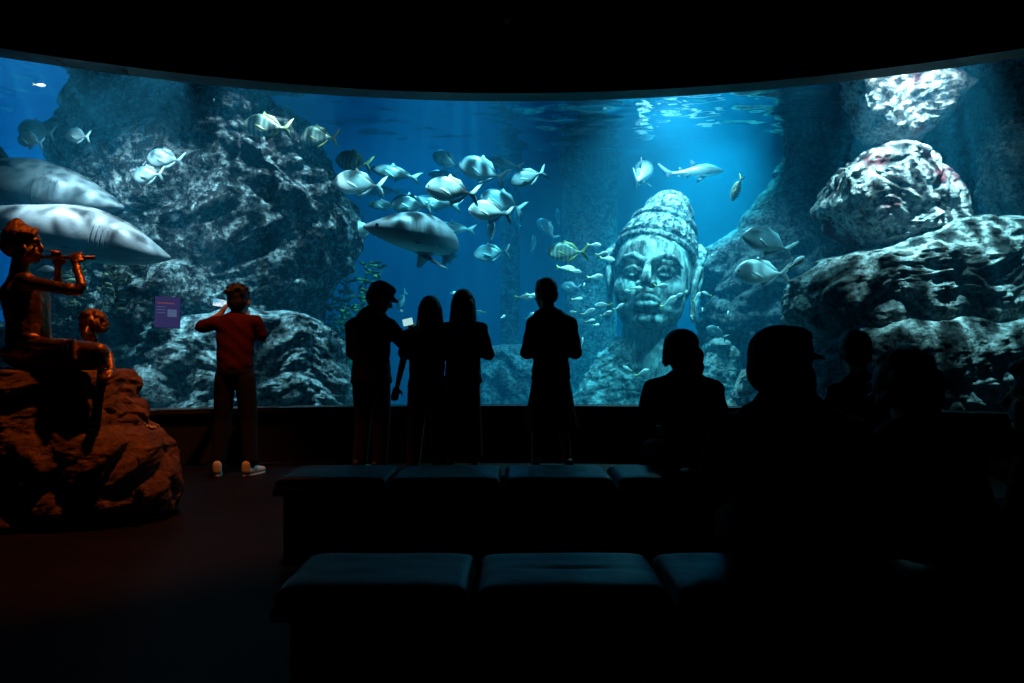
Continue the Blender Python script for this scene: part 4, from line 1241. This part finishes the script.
# ------------------------------------------------------------------ benches
m_leather = pbr('black_leatherette', (.006, .009, .010), .40, bump=.25, bscale=9, spec=.17)
m_bench = pbr('bench_plinth', (.004, .004, .005), .9, spec=.1)
def cushion(x0, x1, y0, y1, z0, z1, parent, seed, crease=False):
    nx, ny = 36, 30
    vs, fs = [], []
    for j in range(ny + 1):
        for i in range(nx + 1):
            u, v = i / nx * 2 - 1, j / ny * 2 - 1
            e = (1 - abs(u) ** 7) ** (1 / 3) * (1 - abs(v) ** 6) ** (1 / 3)
            z = z0 + (z1 - z0) * e
            z += .004 * noise.noise(V((u * 2 + seed, v * 2, 1)))
            if crease: z -= .009 * math.exp(-((v + .05 + .12 * u * u) / .09) ** 2) * max(0, 1 - abs(u) * 1.4)
            vs.append((x0 + (x1 - x0) * (u + 1) / 2, y0 + (y1 - y0) * (v + 1) / 2, z))
    for j in range(ny):
        for i in range(nx):
            a = j * (nx + 1) + i; fs.append((a, a + 1, a + nx + 2, a + nx + 1))
    n = len(vs)
    rim = [i for i in range(nx + 1)] + [(j + 1) * (nx + 1) - 1 for j in range(1, ny + 1)] + [ny * (nx + 1) + i for i in range(nx - 1, -1, -1)] + [j * (nx + 1) for j in range(ny - 1, 0, -1)]
    for r in rim: vs.append((vs[r][0], vs[r][1], z0 - .04))
    k = len(rim)
    for i in range(k): fs.append((rim[i], n + i, n + (i + 1) % k, rim[(i + 1) % k]))
    fs.append(tuple(range(n, n + k)))
    o = link('cushion', mesh_pf(vs, fs), m_leather, parent)
    return o
def bench(label, xs, y0, y1, creases=()):
    root = empty('bench', ((xs[0] + xs[-1]) / 2, (y0 + y1) / 2, 0)); tag(root, label, 'bench')
    off = -root.location.x, -root.location.y
    box_obj('base', xs[0] + .04 + off[0], xs[-1] - .04 + off[0], y0 + .05 + off[1], y1 - .05 + off[1], 0, .34, m_bench, root, bev=.01)
    box_obj('seat_board', xs[0] + off[0], xs[-1] + off[0], y0 + off[1], y1 + off[1], .34, .375, m_bench, root, bev=.005)
    for i, (a, b) in enumerate(zip(xs, xs[1:])):
        cushion(a + .012 + off[0], b - .012 + off[0], y0 + .004 + off[1], y1 - .004 + off[1], .415, .445, root, i, i in creases)
bench('long low black padded bench nearer the window, behind the standing visitors', [-.054 + .62 * k for k in range(-2, 5)], 3.89, 4.38, (2,))
bench('long low black padded bench nearest the viewer, with creased cushions', [-.114 + .578 * k for k in range(-1, 6)], 2.05, 2.44, (1,))

# ------------------------------------------------------------------ bronze group on its rock
m_bronze = pbr('aged_bronze', (.36, .17, .07), .36, metal=.8, bump=.6, bscale=26, col2=(.15, .07, .03), var=.15, vscale=9)
m_srock = rock_mat('red_brown_show_rock', (.05, .022, .012), (.42, .20, .11), bs=1.0, lpos=(.34, .66), rough=.7, dist=.06)
YS = 4.95
sr = rock('show_rock', [(367, -160, 116), (372, -160, 122), (380, -160, 128), (400, -160, 132), (424, -160, 138), (432, -160, 152), (445, -160, 164), (462, -165, 170), (485, -170, 176), (505, -175, 178), (513.7, -175, 176)],
     5.0, 1.06, .075, 21, m_srock, sc=2.3, nu=340, nv=220, cap=.025, zamp=.15, lean=.14)
tag(sr, 'craggy red-brown rock plinth carrying the bronze figures', 'rock')
def q(px, py, dy=0.0):
    return at(px, py, YS + dy)
def flute_player():
    base = q(45, 371)
    root = empty('bronze_statue', base)
    tag(root, 'bronze topknotted figure seated on the rock playing a flute', 'statue')
    M = Matrix.Translation(-base)
    P = []
    # head in right-facing profile
    P += [ELL(q(23, 241), (.112, .098, .105)), ELL(q(29, 253), (.080, .078, .070)), ELL(q(36, 259.5), (.032, .034, .022)), CAP(q(39, 243), q(42.3, 249), .012, .018), ELL(q(40.3, 254.2), (.016, .028, .009)),
          ELL(q(39.8, 256.6), (.015, .025, .009)), CAP(q(38, 240, -.05), q(39, 240.5, .0), .010), ELL(q(24, 249, -.096), (.022, .014, .034)), CAP(q(23, 252, -.098), q(23.5, 258, -.088), .012, .010),
          ELL(q(35.5, 245, -.055), (.016, .012, .010))]
    P += [CAP(q(22, 256), q(19, 276), .058, .062)]
    P += [ELL(q(25, 296), (.155, .145, .150)) + ELL(q(28, 322), (.138, .12, .10)), ELL(q(28, 318), (.138, .12, .10)) + ELL(q(29, 345), (.150, .135, .10)), CAP(q(16, 281, .12), q(27, 281, -.12), .060, .060)]
    # arms raised to the flute
    P += [CAP(q(33, 283, -.14), q(78, 291, -.13), .047, .035), CAP(q(78, 291, -.13), q(82, 286, -.12), .035, .032), CAP(q(82, 286, -.12), q(76, 265, -.03), .032, .022)]
    P += [CAP(q(22, 283, .15), q(58, 287, .16), .045, .035), CAP(q(58, 287, .16), q(58, 266, .05), .033, .022)]
    P += hand(q(76, 266, -.035), V((-.25, .35, 1)), V((-.2, 1, .2)), .8, 1.0, 1)
    P += hand(q(58, 267, .05), V((.15, -.3, 1)), V((.1, -1, .2)), .8, 1.0, -1)
    # legs: near thigh along the rock, shins folded beneath
    P += [CAP(q(28, 350, -.10), q(99, 352, -.24), .105, .062), CAP(q(99, 352, -.24), q(100, 362, -.24), .060, .050), CAP(q(98, 363, -.24), q(40, 366, -.16), .048, .034), ELL(q(33, 367, -.14), (.07, .04, .03)),
          CAP(q(28, 352, .10), q(88, 357, .12), .105, .065), CAP(q(88, 360, .12), q(35, 366, .10), .048, .036), ELL(q(29, 356), (.15, .17, .10))]
    link('figure', blob(P, .009, 2, M), m_bronze, root)
    H = [ELL(q(20, 237), (.118, .106, .095)), ELL(q(14, 247), (.075, .10, .075)), ELL(q(17, 227), (.062, .062, .050)), ELL(q(17, 221.5), (.032, .032, .025)), CAP(q(35, 232, -.03), q(36.5, 229, -.02), .022, .012), CAP(q(35, 232, .03), q(36.5, 229, .02), .022, .012),
         CAP(q(12, 231, -.09), q(33, 234, -.07), .014), CAP(q(33, 234, -.07), q(35.5, 234, .05), .014)]
    link('topknot_hair', blob(H, .010, 1, M), pbr('bronze_hair', (.20, .09, .035), .5, metal=.6, bump=.8, bscale=45), root)
    # pleated hip cloth
    C_ = [PATH([q(26, 343, -.15), q(45, 345, -.20), q(66, 345, -.235)], [.055, .05, .03])]
    for i in range(9):
        C_.append(CAP(q(34 + i * 5, 341, -.17 - i * .012), q(30 + i * 5.6, 360, -.20 - i * .012), .018, .020))
    C_ += [ELL(q(29, 352), (.165, .19, .085)), CAP(q(52, 342, -.12), q(60, 343, -.12), .02, .012)]
    link('hip_cloth', blob(C_, .010, 1, M), m_bronze, root)
    for (a, b, r) in ((q(68, 289, -.132), q(70, 289.4, -.132), .043), (q(77, 268.5, -.045), q(77.4, 270.5, -.05), .030)):
        bm = bmesh.new(); add_hull(bm, [M @ p for p in CAP(a, b, r)])
        link('bangle', bm_mesh(bm), m_bronze, root)
    # flute
    bm = bmesh.new(); sweep(bm, [M @ q(40, 256.8), M @ q(60, 257.2), M @ q(95, 257.6)], [.011, .012, .013], 12)
    fl = link('flute', bm_mesh(bm), m_bronze, root)
flute_player()
def small_figure():
    base = q(92, 372, .30)
    root = empty('bronze_statue', base); tag(root, 'smaller bronze figure with curly hair peering over the knee of the flute player', 'statue')
    M = Matrix.Translation(-base)
    P = [ELL(q(91, 325, .22), (.080, .080, .088)), ELL(q(89, 334, .18), (.056, .056, .056)), ELL(q(88, 342, .15), (.024, .022, .020)), CAP(q(86.5, 328, .135), q(85.5, 333, .115), .010, .015), ELL(q(86.5, 338, .13), (.018, .012, .010)),
         CAP(q(91, 338, .22), q(93, 348, .25), .045, .05), ELL(q(93, 360, .26), (.10, .10, .10)), CAP(q(80, 352, .26), q(104, 350, .20), .045, .042), CAP(q(104, 350, .20), q(108.5, 356, -.12), .038, .034), CAP(q(108.5, 356, -.12), q(111.5, 370, -.22), .033, .024),
         CAP(q(80, 352, .26), q(74, 366, .24), .04, .03)]
    P += hand(q(111.5, 370, -.22), V((.1, -.75, -.25)), V((0, -.2, -1)), .5, .9, 1)
    link('figure', blob(P, .009, 2, M), m_bronze, root)
    H = []; rnd = random.Random(8)
    for i in range(90):
        a = rnd.uniform(0, 2 * PI); e = rnd.uniform(-.5, 1.5)
        d = V((math.cos(a) * math.cos(e), math.sin(a) * math.cos(e), math.sin(e)))
        if d.y < -.35 and d.z < .55 and d.x < .55: continue
        c = q(92.5, 324, .235)
        H.append(ELL(c + V((d.x * .088, d.y * .088, d.z * .092)), (.024, .024, .022)))
    H.append(ELL(q(93, 323, .245), (.084, .082, .086)))
    link('curly_hair', blob(H, .009, 1, M), bpy.data.materials['bronze_hair'], root)
small_figure()
# little pale branching coral lying on the ledge
def coral():
    c = at(152, 429, 4.72); root = tag(empty('dried_coral', c), 'small pale branching coral piece perched on the ledge of the red-brown rock', 'coral')
    P = []; rnd = random.Random(4)
    for i in range(8):
        a = i / 8 * 2 * PI; d = V((math.cos(a), math.sin(a) * .6, rnd.uniform(.2, .8)))
        m = d * .028; e = d * .05 + V((rnd.uniform(-.012, .012), 0, -.012 if i % 2 else .01))
        P += [CAP((0, 0, 0), m, .009, .007), CAP(m, e, .007, .004)]
    link('branches', blob(P, .004, 1), pbr('pale_coral', (.55, .42, .32), .7), root)
coral()

# ------------------------------------------------------------------ fixtures
def info_panel():
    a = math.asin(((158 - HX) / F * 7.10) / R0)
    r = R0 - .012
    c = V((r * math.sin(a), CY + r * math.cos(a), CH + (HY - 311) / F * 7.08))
    root = empty('information_panel', c, -a); tag(root, 'small purple information panel with added glow at the glass left of the man filming', 'display')
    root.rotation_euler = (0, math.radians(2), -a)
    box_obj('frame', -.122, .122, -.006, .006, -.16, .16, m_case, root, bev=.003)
    box_obj('panel', -.118, .118, -.0075, -.0062, -.156, .156, emit_mat('purple_glow_panel', (.045, .045, .17), .55), root)  # emission added so panel and print show in the dark room
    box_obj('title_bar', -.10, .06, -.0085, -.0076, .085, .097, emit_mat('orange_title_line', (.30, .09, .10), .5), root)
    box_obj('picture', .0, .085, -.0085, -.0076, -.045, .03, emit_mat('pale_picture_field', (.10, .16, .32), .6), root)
    for i in range(3):
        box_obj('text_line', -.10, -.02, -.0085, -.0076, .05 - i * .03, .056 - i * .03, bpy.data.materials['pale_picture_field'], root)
info_panel()
def dome_camera():
    r = R0 - .02; x = wx(507, 7.85)
    root = empty('security_camera', (x, 7.86, 4.74)); tag(root, 'small security camera mounted on the black wall above the window', 'camera')
    m_ = pbr('camera_grey_plastic', (.45, .48, .46), .5)
    box_obj('mount', -.05, .05, .0, .03, -.01, .07, m_, root, bev=.006)
    bm = bmesh.new(); sweep(bm, [V((0, .0, .03)), V((0, -.05, .03)), V((0, -.09, .01))], [.014] * 3, 10); link('arm', bm_mesh(bm), m_, root)
    b = link('housing', blob([CAP((.0, -.06, -.02), (.01, -.20, -.045), .034, .034)], .006, 2), m_, root)
    bm = bmesh.new(); add_hull(bm, CAP((.0095, -.195, -.045), (.011, -.238, -.052), .026, .02)); link('lens', bm_mesh(bm), m_case, b)
dome_camera()

# warm lamp over the statue group
spot('statue_lamp', (-1.9, 5.12, 4.7), (-2.85, 5.2, .9), 340, (1.0, .24, .035), 62, .5, .05)
# ------------------------------------------------------------------ camera
cam = bpy.data.cameras.new('camera'); co = bpy.data.objects.new('camera', cam); COL.objects.link(co)
co.location = (0, 0, CH); co.rotation_euler = (PI / 2, 0, 0)
cam.sensor_width = 36; cam.lens = F / 1024 * 36
cam.shift_y = (HY - 341.5) / 1024
cam.clip_end = 100
SC.camera = co
w = bpy.data.worlds.new('dark'); SC.world = w; w.use_nodes = True
w.node_tree.nodes['Background'].inputs[0].default_value = (0, 0, 0, 1)
SC.view_settings.view_transform = 'Standard'; SC.view_settings.look = 'None'
SC.view_settings.gamma = 1; SC.view_settings.exposure = 0; SC.view_settings.use_curve_mapping = False
cy = SC.cycles
cy.use_denoising = True
cy.max_bounces = 6; cy.diffuse_bounces = 2; cy.glossy_bounces = 3; cy.volume_bounces = 1; cy.transparent_max_bounces = 8
cy.sample_clamp_indirect = 3
